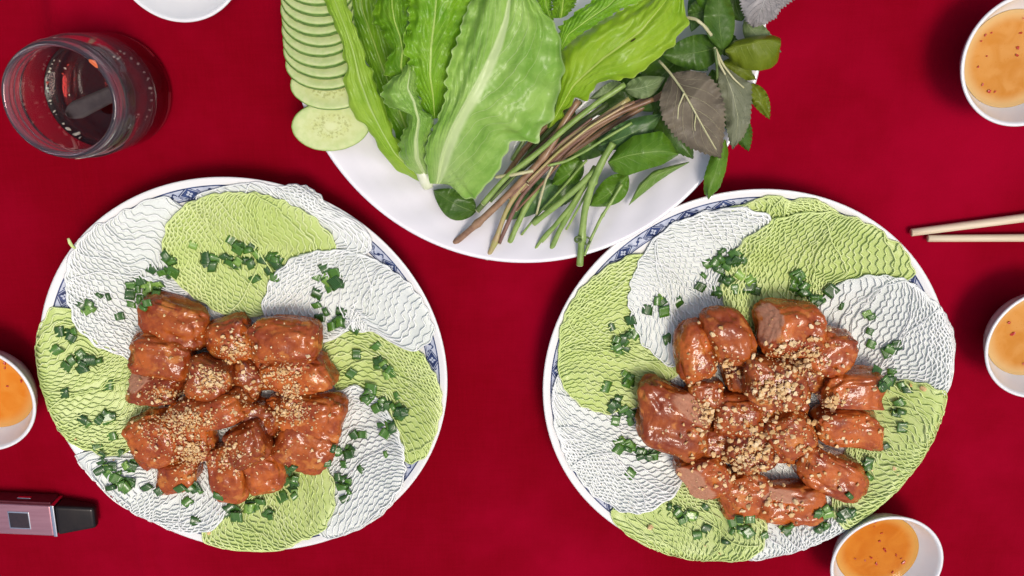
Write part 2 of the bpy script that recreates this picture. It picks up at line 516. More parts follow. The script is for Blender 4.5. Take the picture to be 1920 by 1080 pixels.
def build_noodles(hf, name_label, poly, kind, ax, group, th=.0032, dens=1.0, ecc=.34, zpoly=.022):
    """one rounded sheet of rice vermicelli: coils of strand over a thin backing, draped on what lies below"""
    W = PN([p[0] for p in poly], [p[1] for p in poly], zpoly)[:, :2]
    cen = W.mean(0)
    d = W - cen
    th_ = np.arctan2(d[:, 1], d[:, 0]); o = np.argsort(th_); th_ = th_[o]; rr = np.hypot(d[:, 0], d[:, 1])[o]
    T = np.linspace(-math.pi, math.pi, 129)[:-1]
    R = np.interp(T, np.r_[th_ - 2 * math.pi, th_, th_ + 2 * math.pi], np.r_[rr, rr, rr])
    for _ in range(10): R = .25 * np.roll(R, 1) + .5 * R + .25 * np.roll(R, -1)
    R = R * (1 + .012 * np.sin(T * 17 + rng.uniform(0, 6)) + .01 * np.sin(T * 29 + rng.uniform(0, 6)))
    def Rat(t): return np.interp(t, np.r_[T - 2 * math.pi, T, T + 2 * math.pi], np.r_[R, R, R])
    # drape
    gx, gy = hf.X + hf.c[0] - cen[0], hf.Y + hf.c[1] - cen[1]
    rho = np.hypot(gx, gy); rn = rho / np.maximum(Rat(np.arctan2(gy, gx)), 1e-4)
    inside = rn < 1.0
    dist = np.clip((1 - rn) * rho.clip(.01) / .007, 0, 1)
    prof = np.where(inside, .35 + .65 * np.sqrt(1 - (1 - dist) ** 2), 0)
    base = blur(hf.H, 14)
    base = np.maximum(base, hf.H - .0012)
    lump = .0002 * np.sin(gx * 240 + rng.uniform(0, 6)) * np.sin(gy * 220 + rng.uniform(0, 6))
    top = base + (th + lump) * prof
    topf = np.where(inside, top, np.maximum(hf.H, base))
    topf = blur(topf, 1)
    mat = MAT['nwhite' if kind == 'w' else 'ngreen']
    z0 = float(hf.at(cen[0], cen[1], topf))
    t = thing("noodle_sheet", (cen[0], cen[1], z0), name_label, "noodles", group)
    # backing, in a darker noodle colour that paints shade into the holes
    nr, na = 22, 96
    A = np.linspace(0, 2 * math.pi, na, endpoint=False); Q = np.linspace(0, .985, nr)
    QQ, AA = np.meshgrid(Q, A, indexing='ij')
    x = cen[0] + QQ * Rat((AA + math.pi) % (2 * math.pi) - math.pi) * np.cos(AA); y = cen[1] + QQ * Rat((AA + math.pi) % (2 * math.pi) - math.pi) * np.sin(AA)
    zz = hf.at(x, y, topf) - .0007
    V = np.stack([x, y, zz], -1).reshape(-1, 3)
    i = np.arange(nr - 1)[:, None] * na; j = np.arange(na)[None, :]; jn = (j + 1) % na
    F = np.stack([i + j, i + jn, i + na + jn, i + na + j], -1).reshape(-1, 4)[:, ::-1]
    mk("noodle_layer", V, F, MAT['nwhite_shade' if kind == 'w' else 'ngreen_shade'], t)
    # strands: wavy arcs side by side that touch and part, so they leave rows of small lens-shaped holes
    Rm = R.mean(); VV, FF, off = [], [], 0
    def lay(axo, pitch, dz, rad, e, amp, wl, jit):
        nonlocal off
        n = max(8, int(2 * Rm / pitch)); sgn = rng.choice([-1, 1])
        for i in range(n):
            s = (i + .5) / n * 2 - 1 + rng.normal(0, jit) / n
            s = min(max(s, -.99), .99)
            Y = math.sqrt(1 - s * s); L = 2 * Y * Rm
            m = max(10, int(L / wl * 6.5)); t = np.linspace(-1, 1, m)
            y = Y * t
            q = np.sqrt(np.clip(1 - s * s - y * y, 0, 1))
            X = s + sgn * e * q * (1 - .5 * abs(s))
            phs = y * Rm / wl * 2 * math.pi
            w = amp * pitch / Rm * np.sin(phs + math.pi * (i % 2) + .25 * np.sin(y * 2 + s * 3) + rng.normal(0, .26)) * np.clip((1 - np.abs(t)) * 6, .15, 1)
            w = w + .12 * pitch / Rm * np.sin(y * 4.3 + rng.uniform(0, 6))
            X = X + w
            r_ = np.hypot(X, y); k = np.where(r_ > .985, .985 / np.maximum(r_, 1e-6), 1); X, yy = X * k, y * k
            a = np.arctan2(yy, X) + ax + axo; a = (a + math.pi) % (2 * math.pi) - math.pi
            qq = np.hypot(X, yy)
            x_ = cen[0] + qq * Rat(a) * np.cos(a); y_ = cen[1] + qq * Rat(a) * np.sin(a)
            z = hf.at(x_, y_, topf) + dz + .00015 * np.sin(phs * .5 + i) + rng.normal(0, .00012)
            Vt, Ft = tube(np.stack([x_, y_, z], -1), rad * rng.uniform(.85, 1.15), 4, caps=False)
            VV.append(Vt); FF.append(Ft + off); off += len(Vt)
    lay(0, .00195 / dens, .0001, .00058, ecc * 1.35, .28, .0060, .2)
    # a few bolder strands lying loose on top
    for _ in range(5):
        s = rng.uniform(-.7, .7); Y = math.sqrt(1 - s * s); tt = np.linspace(-.95, .95, 40); y = Y * tt
        X = s + .5 * np.sqrt(np.clip(1 - s * s - y * y, 0, 1)) * rng.choice([-1, 1]) * rng.uniform(.3, 1) + .02 * np.sin(tt * 9 + s * 9)
        r_ = np.hypot(X, y); k = np.where(r_ > .985, .985 / np.maximum(r_, 1e-6), 1)
        a = np.arctan2(y * k, X * k) + ax + rng.uniform(-.4, .4); a = (a + math.pi) % (2 * math.pi) - math.pi; qq = r_ * k
        x_ = cen[0] + qq * Rat(a) * np.cos(a); y_ = cen[1] + qq * Rat(a) * np.sin(a)
        Vt, Ft = tube(np.stack([x_, y_, hf.at(x_, y_, topf) + .0009], -1), .0005, 4, caps=False)
        VV.append(Vt); FF.append(Ft + off); off += len(Vt)
    # the outer strand of the sheet
    a = np.linspace(-math.pi, math.pi, 160); qq = .985 + .008 * np.sin(a * 31) + .006 * np.sin(a * 17 + 1)
    x_ = cen[0] + qq * Rat(a) * np.cos(a); y_ = cen[1] + qq * Rat(a) * np.sin(a)
    Vt, Ft = tube(np.stack([x_, y_, hf.at(x_, y_, topf) + .0001], -1), .00055, 4, caps=False)
    VV.append(Vt); FF.append(Ft + off); off += len(Vt)
    mk("noodle_strands", np.vstack(VV), np.vstack(FF), mat, t, kind='stuff')
    hf.H = np.where(inside, topf, hf.H)
    return t

# ------------------------------------------------------------------ pork
def ico(sub):
    bm = bmesh.new(); bmesh.ops.create_icosphere(bm, subdivisions=sub, radius=1)
    V = np.array([v.co[:] for v in bm.verts]); F = np.array([[v.index for v in f.verts] for f in bm.faces]); bm.free()
    return V, F
ICO = ico(5)
ICO4 = ico(4)

def build_pork(hf, px, py, w, h, ang, lift, hz, label, group, exp=.55, groove=None, cuts=(), seed=0, char=.5, occ=None):
    """w, h pixels along / across the long axis, ang degrees up-right in the picture, hz height in metres, lift above the noodles"""
    r = random.Random(seed)
    g0 = P(px, py, .03)
    zb = float(hf.at(g0.x, g0.y)) - .002 + lift
    zc = zb + hz / 2
    c = P(px, py, zc)
    a = math.radians(ang)
    ux = P(px + 50 * math.cos(a), py - 50 * math.sin(a), zc) - c; uy = P(px + 50 * math.sin(a), py + 50 * math.cos(a), zc) - c
    ux = ux / 50; uy = uy / 50
    V, F = ICO
    V = V.copy()
    S = np.sign(V) * np.abs(V) ** np.array([exp, exp * 1.05, exp * 1.1])
    S /= np.maximum(1, np.abs(S).max())
    off = Vector((r.uniform(-50, 50), r.uniform(-50, 50), r.uniform(-50, 50)))
    n1 = np.array([mnoise.noise(Vector(v) * 1.3 + off) for v in S]); n2 = np.array([mnoise.noise(Vector(v) * 3.4 + off) for v in S])
    n3 = np.array([mnoise.noise(Vector(v) * 8.0 + off) for v in S])
    n2r = 1 - 2 * np.abs(n2)
    S = S * (1 + .14 * n1 + .085 * n2 + .040 * (n2r - .5) + .036 * n3)[:, None] * .925
    S[:, 0] += .10 * np.sin(S[:, 1] * 2 + r.uniform(0, 6)); S[:, 1] += .09 * np.sin(S[:, 0] * 2.2 + r.uniform(0, 6))
    topw = np.clip(S[:, 2], -.2, 1)
    if groove is not None:
        gpos, gdep, axis = groove
        q = S[:, 1] if axis == 'x' else S[:, 0]
        q2 = S[:, 0] if axis == 'x' else S[:, 1]
        gd = gdep * np.exp(-((q - gpos - .06 * np.sin(q2 * 3)) / .13) ** 2)
        S[:, 2] -= gd * (topw > -.15)
    cut = np.zeros(len(S))
    for (nx, ny, nz, dd) in cuts:
        nv = np.array([nx, ny, nz]) / math.sqrt(nx * nx + ny * ny + nz * nz)
        dp = S @ nv
        m = dp > dd
        S = S - np.where(m, dp - dd - .03 * n3, 0)[:, None] * nv
        cut = np.maximum(cut, np.clip((dp - dd + .04) / .10, 0, 1))
    charv = np.clip(.35 * char + char * (.9 * n2 + .5 * n1) + char * .5 * (np.hypot(S[:, 0], S[:, 1]) - .75), 0, 1) * .75
    W = np.array(c)[None] + S[:, :1] * (w / 2) * np.array(ux)[None] + S[:, 1:2] * (-h / 2) * np.array(uy)[None] + S[:, 2:3] * (hz / 2) * np.array([0, 0, 1.0])[None]
    o = mk("pork_piece", W, F, MAT['pork'], loc=(c.x, c.y, zb), attrs={'cut': cut, 'char': charv})
    tag(o, label, "pork", group)
    if occ is not None: occ.append((W, F))
    return o

# ------------------------------------------------------------------ small bits by ray onto what lies there
class Surf:
    def __init__(s, hf, meshes):
        st = 2
        X = (hf.X + hf.c[0])[::st, ::st]; Y = (hf.Y + hf.c[1])[::st, ::st]; Z = hf.H[::st, ::st]
        n = X.shape[0]
        V = np.stack([X, Y, Z], -1).reshape(-1, 3).tolist()
        i = (np.arange(n - 1)[:, None] * n + np.arange(n - 1)[None, :])
        F = np.stack([i, i + 1, i + n + 1, i + n], -1).reshape(-1, 4).tolist()
        for W, Fm in meshes:
            o = len(V); V += W.tolist(); F += (np.asarray(Fm) + o).tolist()
        s.t = BVHTree.FromPolygons([Vector(v) for v in V], F)
    def hit(s, px, py):
        d = Vector(ray(px, py).tolist()).normalized()
        loc, nor, idx, dist = s.t.ray_cast(Vector((0, 0, CAM_H)), d)
        if loc is None: return None
        if nor.z < 0: nor = -nor
        return loc, nor
    def drop(s, x, y):
        loc, nor, idx, dist = s.t.ray_cast(Vector((x, y, CAM_H * .6)), Vector((0, 0, -1)))
        if loc is None: return None
        if nor.z < 0: nor = -nor
        return loc, nor

def chunk_mesh(k, flat=.75):
    r = random.Random(k)
    bm = bmesh.new()
    for i in range(11):
        v = Vector((r.gauss(0, 1), r.gauss(0, 1), r.gauss(0, 1))).normalized() * r.uniform(.8, 1.05)
        bm.verts.new((v.x * r.uniform(.9, 1.2), v.y * .85, v.z * flat))
    res = bmesh.ops.convex_hull(bm, input=bm.verts)
    junk = [e for e in res['geom_interior'] if isinstance(e, bmesh.types.BMVert)]
    if junk: bmesh.ops.delete(bm, geom=junk, context='VERTS')
    bmesh.ops.recalc_face_normals(bm, faces=bm.faces)
    me = bpy.data.meshes.new("peanut_bit"); bm.to_mesh(me); bm.free()
    me.materials.append(MAT['peanut'])
    return me
CHUNKS = [chunk_mesh(k) for k in range(9)]

def basis(nor, spin, tilt=0.0):
    q = Vector((0, 0, 1)).rotation_difference(nor)
    return q.to_matrix() @ Matrix.Rotation(spin, 3, 'Z') @ Matrix.Rotation(tilt, 3, 'X')

def build_peanuts(surf, clusters, label_bits, group, n_ind, seed, fine_px=(1.6, 3.2), coarse_px=(3.0, 7.0), coarse_share=.2):
    r = random.Random(seed); items = []
    for (px, py, sx, sy, n) in clusters:
        pile = .0016 if n / (sx * sy) > .22 else 0.0
        for _ in range(n):
            x, y = r.gauss(px, sx), r.gauss(py, sy)
            h = surf.hit(x, y)
            if h is None or h[1].z < .15: continue
            if h[0].z < .020: continue
            d = r.uniform(*coarse_px) if r.random() < coarse_share else fine_px[0] * .7 + (fine_px[1] - fine_px[0] * .7) * r.random() ** 1.6
            if r.random() < .22: continue
            items.append((d, h, x, y, pile))
    items.sort(key=lambda t: -t[0])
    V, F, off = [], [], 0
    for k, (d, (loc, nor), x, y, lf) in enumerate(items):
        s = d / 2 * mpp(x, y, loc.z)
        B = basis(nor, r.uniform(0, 6.28), r.uniform(-.5, .5))
        me = CHUNKS[r.randrange(len(CHUNKS))]
        p = loc + nor * s * .45 + Vector((0, 0, lf * r.random()))
        if k < n_ind:
            o = bpy.data.objects.new("peanut_bit", me)
            o.matrix_world = Matrix.Translation(p) @ B.to_4x4() @ Matrix.Diagonal((s, s, s, 1))
            COL.objects.link(o)
            tag(o, label_bits, "peanut", group)
        else:
            M = np.array(B) * s
            v = np.empty(len(me.vertices) * 3); me.vertices.foreach_get("co", v); v = v.reshape(-1, 3)
            V.append(v @ M.T + np.array(p))
            F += [tuple(i + off for i in f.vertices) for f in me.polygons]; off += len(v)
    o = mk("peanut_crumbs", np.vstack(V), F, MAT['peanut'], smooth=False, kind='stuff')
    tag(o, label_bits.replace("bit of chopped", "fine crumbs of"), "peanut crumbs")

def scallion_meshes():
    out = []
    for k in range(7):
        r = random.Random(40 + k)
        V, F = [], []
        L = r.uniform(.85, 1.25); fl = (.15, .11, .26, .10, .16, .5, .12)[k]; wid = (1.1, 1.0, .85, 1.2, .95, .62, 1.25)[k]
        n, m = 14, 5
        sk = r.uniform(-.3, .3); bend = r.uniform(-.25, .25)
        for i in range(m):
            t = i / (m - 1) * 2 - 1
            for ring in (0, 1):
                for j in range(n):
                    a = 2 * math.pi * j / n
                    s = 1.0 if ring == 0 else .72
                    yy = wid * math.cos(a) * (1.0 if ring == 0 else .86); zz = fl * math.sin(a) * (1.0 if ring == 0 else .55)
                    x = L * t + sk * yy * abs(t) + .04 * r.uniform(-1, 1)
                    V.append((x, yy, zz + bend * t * t + .03 * math.sin(3 * a)))
        def id(i, ring, j): return i * 2 * n + ring * n + j % n
        for i in range(m - 1):
            for j in range(n):
                F.append((id(i, 0, j), id(i + 1, 0, j), id(i + 1, 0, j + 1), id(i, 0, j + 1)))
                F.append((id(i, 1, j), id(i, 1, j + 1), id(i + 1, 1, j + 1), id(i + 1, 1, j)))
        for j in range(n):
            F.append((id(0, 0, j), id(0, 0, j + 1), id(0, 1, j + 1), id(0, 1, j)))
            F.append((id(m - 1, 0, j), id(m - 1, 1, j), id(m - 1, 1, j + 1), id(m - 1, 0, j + 1)))
        S = .00265
        me = bpy.data.meshes.new("scallion_piece")
        me.from_pydata([(x * S, y * S * .95, z * S) for x, y, z in V], [], F); me.update()
        for i, p in enumerate(me.polygons): p.use_smooth = True
        me.materials.append(MAT['scallion'])
        out.append(me)
    return out
SCAL = scallion_meshes()

SC_ALL = []
def build_scallions(surf, groups, plate_words, group, seed):
    """groups: (label words, [(px, py)...], [(px, py, n, spread)...])"""
    r = random.Random(seed)
    for words, singles, clus in groups:
        pts = [(x, y, 0) for x, y in singles]
        for (x, y, n, sp) in clus:
            for k in range(n):
                a, q = r.uniform(0, 6.28), .82 * sp * math.sqrt(r.random())
                pts.append((x + q * math.cos(a) * 1.15, y + q * math.sin(a) * .95, 1 if k > n * .45 else 0))
        for x, y, lvl in pts:
            h = surf.hit(x, y)
            if h is None: continue
            loc, nor = h
            nor = (nor + Vector((0, 0, 1.3))).normalized()
            B = basis(nor, r.uniform(0, 6.28), r.uniform(-.35, .35))
            s = r.uniform(.85, 1.3)
            p = loc + Vector((0, 0, .0006 + (.0014 if lvl else 0) + r.uniform(0, .0004)))
            M = Matrix.Translation(p) @ B.to_4x4() @ Matrix.Diagonal((s, s, s, 1))
            SC_ALL.append((s + .2 * lvl, M, r.randrange(len(SCAL)), f"chopped scallion {words} {plate_words}", f"scallion pieces {words} {plate_words}"))

def finish_scallions():
    SC_ALL.sort(key=lambda t: -t[0])
    for s, M, k, lab, grp in SC_ALL[:300]:
        o = bpy.data.objects.new("scallion_piece", SCAL[k]); o.matrix_world = M
        COL.objects.link(o)
        tag(o, lab, "scallion", grp)
    V, F, off = [], [], 0
    for s, M, k, lab, grp in SC_ALL[300:]:
        me = SCAL[k]
        V += [tuple(M @ v.co) for v in me.vertices]; F += [tuple(i + off for i in f.vertices) for f in me.polygons]; off += len(me.vertices)
    if V:
        tag(mk("chopped_scallions", V, F, MAT['scallion'], kind='stuff'), "smaller chopped scallions tucked between the others on both noodle plates", "scallions")
CA, CB = (-.1678, -.2141), (.1466, -.2212)
GA, GB = "noodle sheets of the plate near the vape", "noodle sheets of the plate near the chopsticks"
plateA = build_plate(CA, "round white plate with blue patterned rim, beside the glass jar and the vape")
plateB = build_plate(CB, "round white plate with blue patterned rim, touching the sauce bowl below the chopsticks")
hfA, hfB = HF(CA), HF(CB)
PA, PB = "on the plate near the vape", "on the plate near the chopsticks"

for (words, kind, ax, poly) in (
    ("white noodle sheet showing thinly at the rim facing lettuce", 'w', .3, [(345, 372), (430, 352), (520, 352), (620, 390), (690, 430), (712, 470), (640, 480), (520, 450), (400, 420)]),
    ("white noodle sheet in the middle under the pork", 'w', 1.0, [(300, 640), (400, 580), (520, 600), (600, 680), (590, 820), (500, 890), (380, 890), (300, 820), (270, 720)]),
    ("green noodle sheet facing the other noodle plate", 'g', 1.2, [(600, 650), (640, 605), (700, 612), (760, 640), (803, 685), (828, 740), (818, 800), (792, 860), (760, 882), (735, 830), (690, 780), (620, 750)]),
    ("white noodle sheet between two green ones, farthest from jar", 'w', -.9, [(600, 770), (650, 735), (700, 755), (742, 810), (759, 870), (742, 930), (690, 980), (625, 1004), (580, 1005), (590, 940), (570, 880)]),
    ("green noodle sheet at the rim farthest from lettuce", 'g', .25, [(500, 890), (560, 872), (605, 885), (628, 930), (616, 980), (560, 1012), (480, 1030), (420, 1028), (368, 1005), (410, 955), (450, 920)]),
    ("white noodle sheet next to the vape mouthpiece", 'w', -.5, [(128, 843), (170, 845), (250, 870), (330, 880), (400, 915), (430, 955), (405, 990), (350, 995), (290, 972), (230, 950), (165, 910)]),
    ("green noodle sheet beside the orange sauce bowl", 'g', 1.9, [(78, 610), (105, 565), (140, 580), (165, 640), (215, 680), (265, 690), (270, 760), (272, 830), (240, 860), (180, 848), (120, 815), (84, 750), (66, 690)]),
    ("white noodle sheet facing the glass jar", 'w', .9, [(345, 362), (290, 372), (220, 408), (150, 452), (126, 520), (133, 590), (155, 640), (200, 675), (255, 700), (300, 660), (320, 590), (330, 500), (345, 420)]),
    ("green noodle sheet carrying a long scallion heap", 'g', .1, [(296, 500), (299, 450), (325, 402), (380, 370), (450, 360), (540, 378), (605, 420), (637, 462), (610, 500), (560, 540), (500, 600), (400, 600), (330, 560)]),
    ("white noodle sheet with a lacy edge over green sheets", 'w', -.35, [(480, 605), (490, 545), (530, 500), (600, 473), (680, 480), (740, 510), (793, 560), (818, 640), (815, 692), (770, 655), (700, 625), (640, 630), (600, 660), (520, 640)]),
):
    build_noodles(hfA, words + " " + PA, poly, kind, ax, GA)

for (words, kind, ax, poly) in (
    ("green noodle sheet showing thinly at the rim facing lettuce", 'g', .2, [(1330, 408), (1400, 385), (1480, 380), (1560, 395), (1610, 430), (1520, 460), (1380, 450)]),
    ("white noodle sheet in the middle under the pork", 'w', .8, [(1260, 640), (1400, 570), (1540, 620), (1620, 720), (1600, 830), (1500, 900), (1360, 900), (1270, 820)]),
    ("white noodle sheet at the rim by the lowest bowl", 'w', .3, [(1430, 850), (1520, 870), (1600, 925), (1614, 960), (1597, 992), (1535, 1022), (1460, 1044), (1400, 1053), (1350, 1040), (1370, 990), (1400, 920)]),
    ("green noodle sheet at the rim farthest from lettuce", 'g', .5, [(1130, 948), (1180, 945), (1220, 940), (1270, 925), (1340, 920), (1410, 950), (1446, 985), (1435, 1012), (1400, 1044), (1340, 1050), (1250, 1046), (1195, 1014), (1160, 985)]),
    ("white noodle sheet with scalloped edge facing the vape plate", 'w', 1.2, [(1040, 690), (1038, 760), (1053, 830), (1085, 890), (1137, 942), (1200, 964), (1248, 954), (1288, 925), (1300, 850), (1260, 790), (1200, 740), (1140, 720), (1080, 690)]),
    ("green noodle sheet facing the lettuce plate stems", 'g', 1.35, [(1050, 650), (1058, 590), (1088, 540), (1137, 502), (1195, 472), (1250, 500), (1270, 600), (1290, 700), (1240, 750), (1190, 785), (1145, 790), (1095, 768), (1063, 735), (1046, 690)]),
    ("white noodle sheet overlapping two green ones, facing the herbs", 'w', .55, [(1183, 545), (1193, 505), (1213, 470), (1245, 430), (1310, 402), (1400, 389), (1455, 402), (1440, 470), (1410, 540), (1380, 610), (1340, 670), (1285, 704), (1255, 698), (1218, 668), (1193, 620)]),
    ("green noodle sheet with bold curved strands facing the chopsticks", 'g', .0, [(1398, 452), (1440, 418), (1510, 397), (1595, 406), (1660, 441), (1710, 488), (1718, 524), (1650, 550), (1600, 570), (1550, 610), (1480, 650), (1410, 640), (1368, 600), (1365, 530)]),
    ("white noodle sheet hanging over the rim beside middle bowl", 'w', -.3, [(1530, 610), (1575, 545), (1630, 519), (1697, 522), (1735, 555), (1778, 602), (1800, 632), (1795, 690), (1784, 735), (1740, 745), (1690, 740), (1620, 730), (1545, 690)]),
    ("green noodle sheet hanging over the rim above lowest bowl", 'g', 1.1, [(1620, 750), (1690, 716), (1750, 720), (1783, 738), (1772, 790), (1754, 855), (1724, 910), (1692, 942), (1640, 968), (1588, 990), (1550, 965), (1580, 910), (1610, 850), (1600, 790)]),
):
    build_noodles(hfB, words + " " + PB, poly, kind, ax, GB)

# pork: words, px, py, w, h, angle, lift, height, options
occA, occB = [], []
PORKA = [
    ("dark pork chunk half hidden at the back of the heap facing the lettuce", 437, 635, 92, 92, 20, 0, .022, dict(char=.8)),
    ("small dark pork chunk sunk in the centre of the heap", 467, 705, 70, 76, 60, 0, .022, dict(char=.9)),
    ("pork chunk buried under the thickest peanut drift", 362, 806, 100, 110, 0, 0, .021, dict(char=.7)),
    ("narrow dark pork chunk wedged between two larger ones", 497, 778, 56, 82, 70, 0, .024, dict(char=.9)),
    ("small dark pork scrap in the gap behind the long slab", 432, 742, 110, 70, 0, 0, .018, dict(char=.9)),
    ("small dark pork scrap under the far smooth chunk", 500, 690, 80, 90, 0, 0, .016, dict(char=.9)),
    ("small dark pork scrap between the two cut topped chunks", 535, 772, 80, 80, 0, 0, .018, dict(char=.9)),
    ("shiny pork chunk at the corner facing the glass jar", 331, 602, 138, 80, -14, 0, .026, dict(groove=(.55, .10, 'x'), char=.35)),
    ("shiny pork chunk second from the jar corner, beside the white sheet", 303, 668, 130, 80, -12, .002, .026, dict(groove=(.6, .1, 'x'), char=.45)),
    ("pale topped pork chunk beside the green sheet near the orange sauce", 292, 722, 116, 66, 5, 0, .024, dict(cuts=((-.7, .6, .75, .86),), char=.4)),
    ("large smooth pork chunk facing the white lacy sheet", 534, 638, 138, 88, 4, 0, .028, dict(groove=(-.75, .12, 'x'), char=.3)),
    ("rounded pork chunk with a charred end facing the other plate", 560, 700, 134, 76, 9, 0, .026, dict(groove=(.1, .06, 'y'), char=.55)),
    ("broad pork chunk with a grey cut top facing the other plate", 588, 778, 134, 92, -12, 0, .026, dict(char=.5)),
    ("half round pork chunk at the corner farthest from the jar", 572, 834, 120, 86, -15, .001, .025, dict(char=.45)),
    ("pork chunk at the peanut drift beside the green sheet", 289, 822, 98, 108, 30, 0, .026, dict(groove=(.3, .1, 'y'), char=.5)),
    ("small bare pork chunk at the tip facing the vape", 336, 884, 86, 62, 12, 0, .022, dict(char=.25)),
    ("long pork chunk at the bottom of the heap pointing at the table edge", 430, 882, 74, 112, 18, 0, .024, dict(char=.5)),
    ("pork chunk at the bottom beside the green rim sheet", 496, 878, 80, 90, 20, 0, .025, dict(char=.5, groove=(-.4, .1, 'x'))),
    ("peanut topped pork chunk in the upper middle of the heap", 393, 708, 92, 80, -15, .010, .026, dict(char=.75)),
    ("pork chunk lying on top near the centre bottom of the heap", 467, 828, 84, 82, 15, .010, .026, dict(groove=(.35, .12, 'y'), char=.5)),
    ("long smooth pork slab lying diagonally on top of the heap", 400, 768, 146, 66, 17, .014, .026, dict(char=.4)),
]
for k, (lab, px, py, w, h, ang, lift, hz, kw) in enumerate(PORKA):
    build_pork(hfA, px, py, w, h, ang, lift, hz, lab + (" " + PA if len(lab.split()) <= 9 else ", vape plate"), "glazed pork of the plate near the vape", seed=100 + k, occ=occA, **kw)
PORKB = [
    ("small low pork chunk tucked under the twin lobes", 1318, 735, 74, 60, 0, 0, .020, dict(char=.7)),
    ("pork chunk buried under coarse peanuts in the centre", 1405, 842, 96, 84, 20, 0, .026, dict(char=.8)),
    ("dark pork chunk with a grey cut side near the centre", 1382, 780, 104, 86, -10, 0, .025, dict(char=.65)),
    ("low pork chunk hidden beneath the peanut drift", 1470, 745, 100, 80, 0, 0, .018, dict(char=.8)),
    ("small dark pork scrap filling the gap below the nearest lobe", 1392, 702, 84, 70, 0, 0, .020, dict(char=.9)),
    ("small dark pork scrap between the double slab and the belly chunk", 1425, 772, 90, 74, 0, 0, .018, dict(char=.9)),
    ("small dark pork scrap below the dark middle chunk", 1452, 838, 84, 62, 0, 0, .018, dict(char=.9)),
    ("small dark pork scrap between the nearest green side chunk and the square slab", 1514, 700, 84, 70, 0, 0, .020, dict(char=.9)),
    ("small dark pork scrap beside the pink cut face", 1345, 832, 76, 66, 0, 0, .018, dict(char=.9)),
    ("upright smooth pork lobe beside the white lacy sheet", 1303, 662, 80, 120, 14, 0, .028, dict(exp=.75, char=.25)),
    ("shiny rounded pork lobe nearest the lettuce plate", 1362, 628, 94, 122, 22, 0, .030, dict(exp=.75, char=.35)),
    ("big pork chunk with a grey cut side nearest the green sheet", 1478, 614, 136, 108, -6, 0, .030, dict(cuts=((-.85, .25, .45, .80),), groove=(.5, .1, 'y'), char=.35)),
    ("pork chunk with a knobbly end beside the white rim sheet", 1552, 656, 84, 96, -30, 0, .026, dict(char=.6)),
    ("square cut pork slab facing the chopsticks side", 1598, 732, 122, 78, -2, .002, .027, dict(exp=.42, cuts=((0, -.95, .35, .78),), char=.25)),
    ("dark crusty pork slab under the square cut one", 1590, 801, 136, 72, -4, 0, .025, dict(char=.85)),
    ("dark pork chunk in the middle with a bright belly", 1477, 808, 94, 96, 20, 0, .028, dict(char=.7)),
    ("oblong crusty pork chunk beside the green rim sheet", 1553, 880, 138, 80, -24, 0, .026, dict(char=.55)),
    ("pale topped pork chunk lowest in the heap, above scallions", 1475, 940, 138, 74, 4, 0, .024, dict(cuts=((-.1, .5, .85, .93),), char=.5)),
    ("large double pork slab with a pink cut corner", 1258, 783, 146, 124, -14, 0, .028, dict(exp=.5, groove=(-.12, .16, 'x'), cuts=((.35, .75, .75, .93),), char=.3)),
    ("pork chunk with a pink cut face beside the white sheet", 1318, 885, 98, 88, 20, 0, .027, dict(cuts=((-.6, -.25, .75, .74),), char=.45)),
    ("pork chunk second lowest in the heap, dotted with peanuts", 1390, 925, 112, 88, 18, 0, .026, dict(char=.45)),
    ("wine dark pork chunk lying on top in the middle", 1450, 714, 132, 98, -14, .010, .028, dict(char=.75)),
]
for k, (lab, px, py, w, h, ang, lift, hz, kw) in enumerate(PORKB):
    build_pork(hfB, px, py, w, h, ang, lift, hz, lab + (" " + PB if len(lab.split()) <= 9 else ", chopstick plate"), "glazed pork of the plate near the chopsticks", seed=300 + k, occ=occB, **kw)

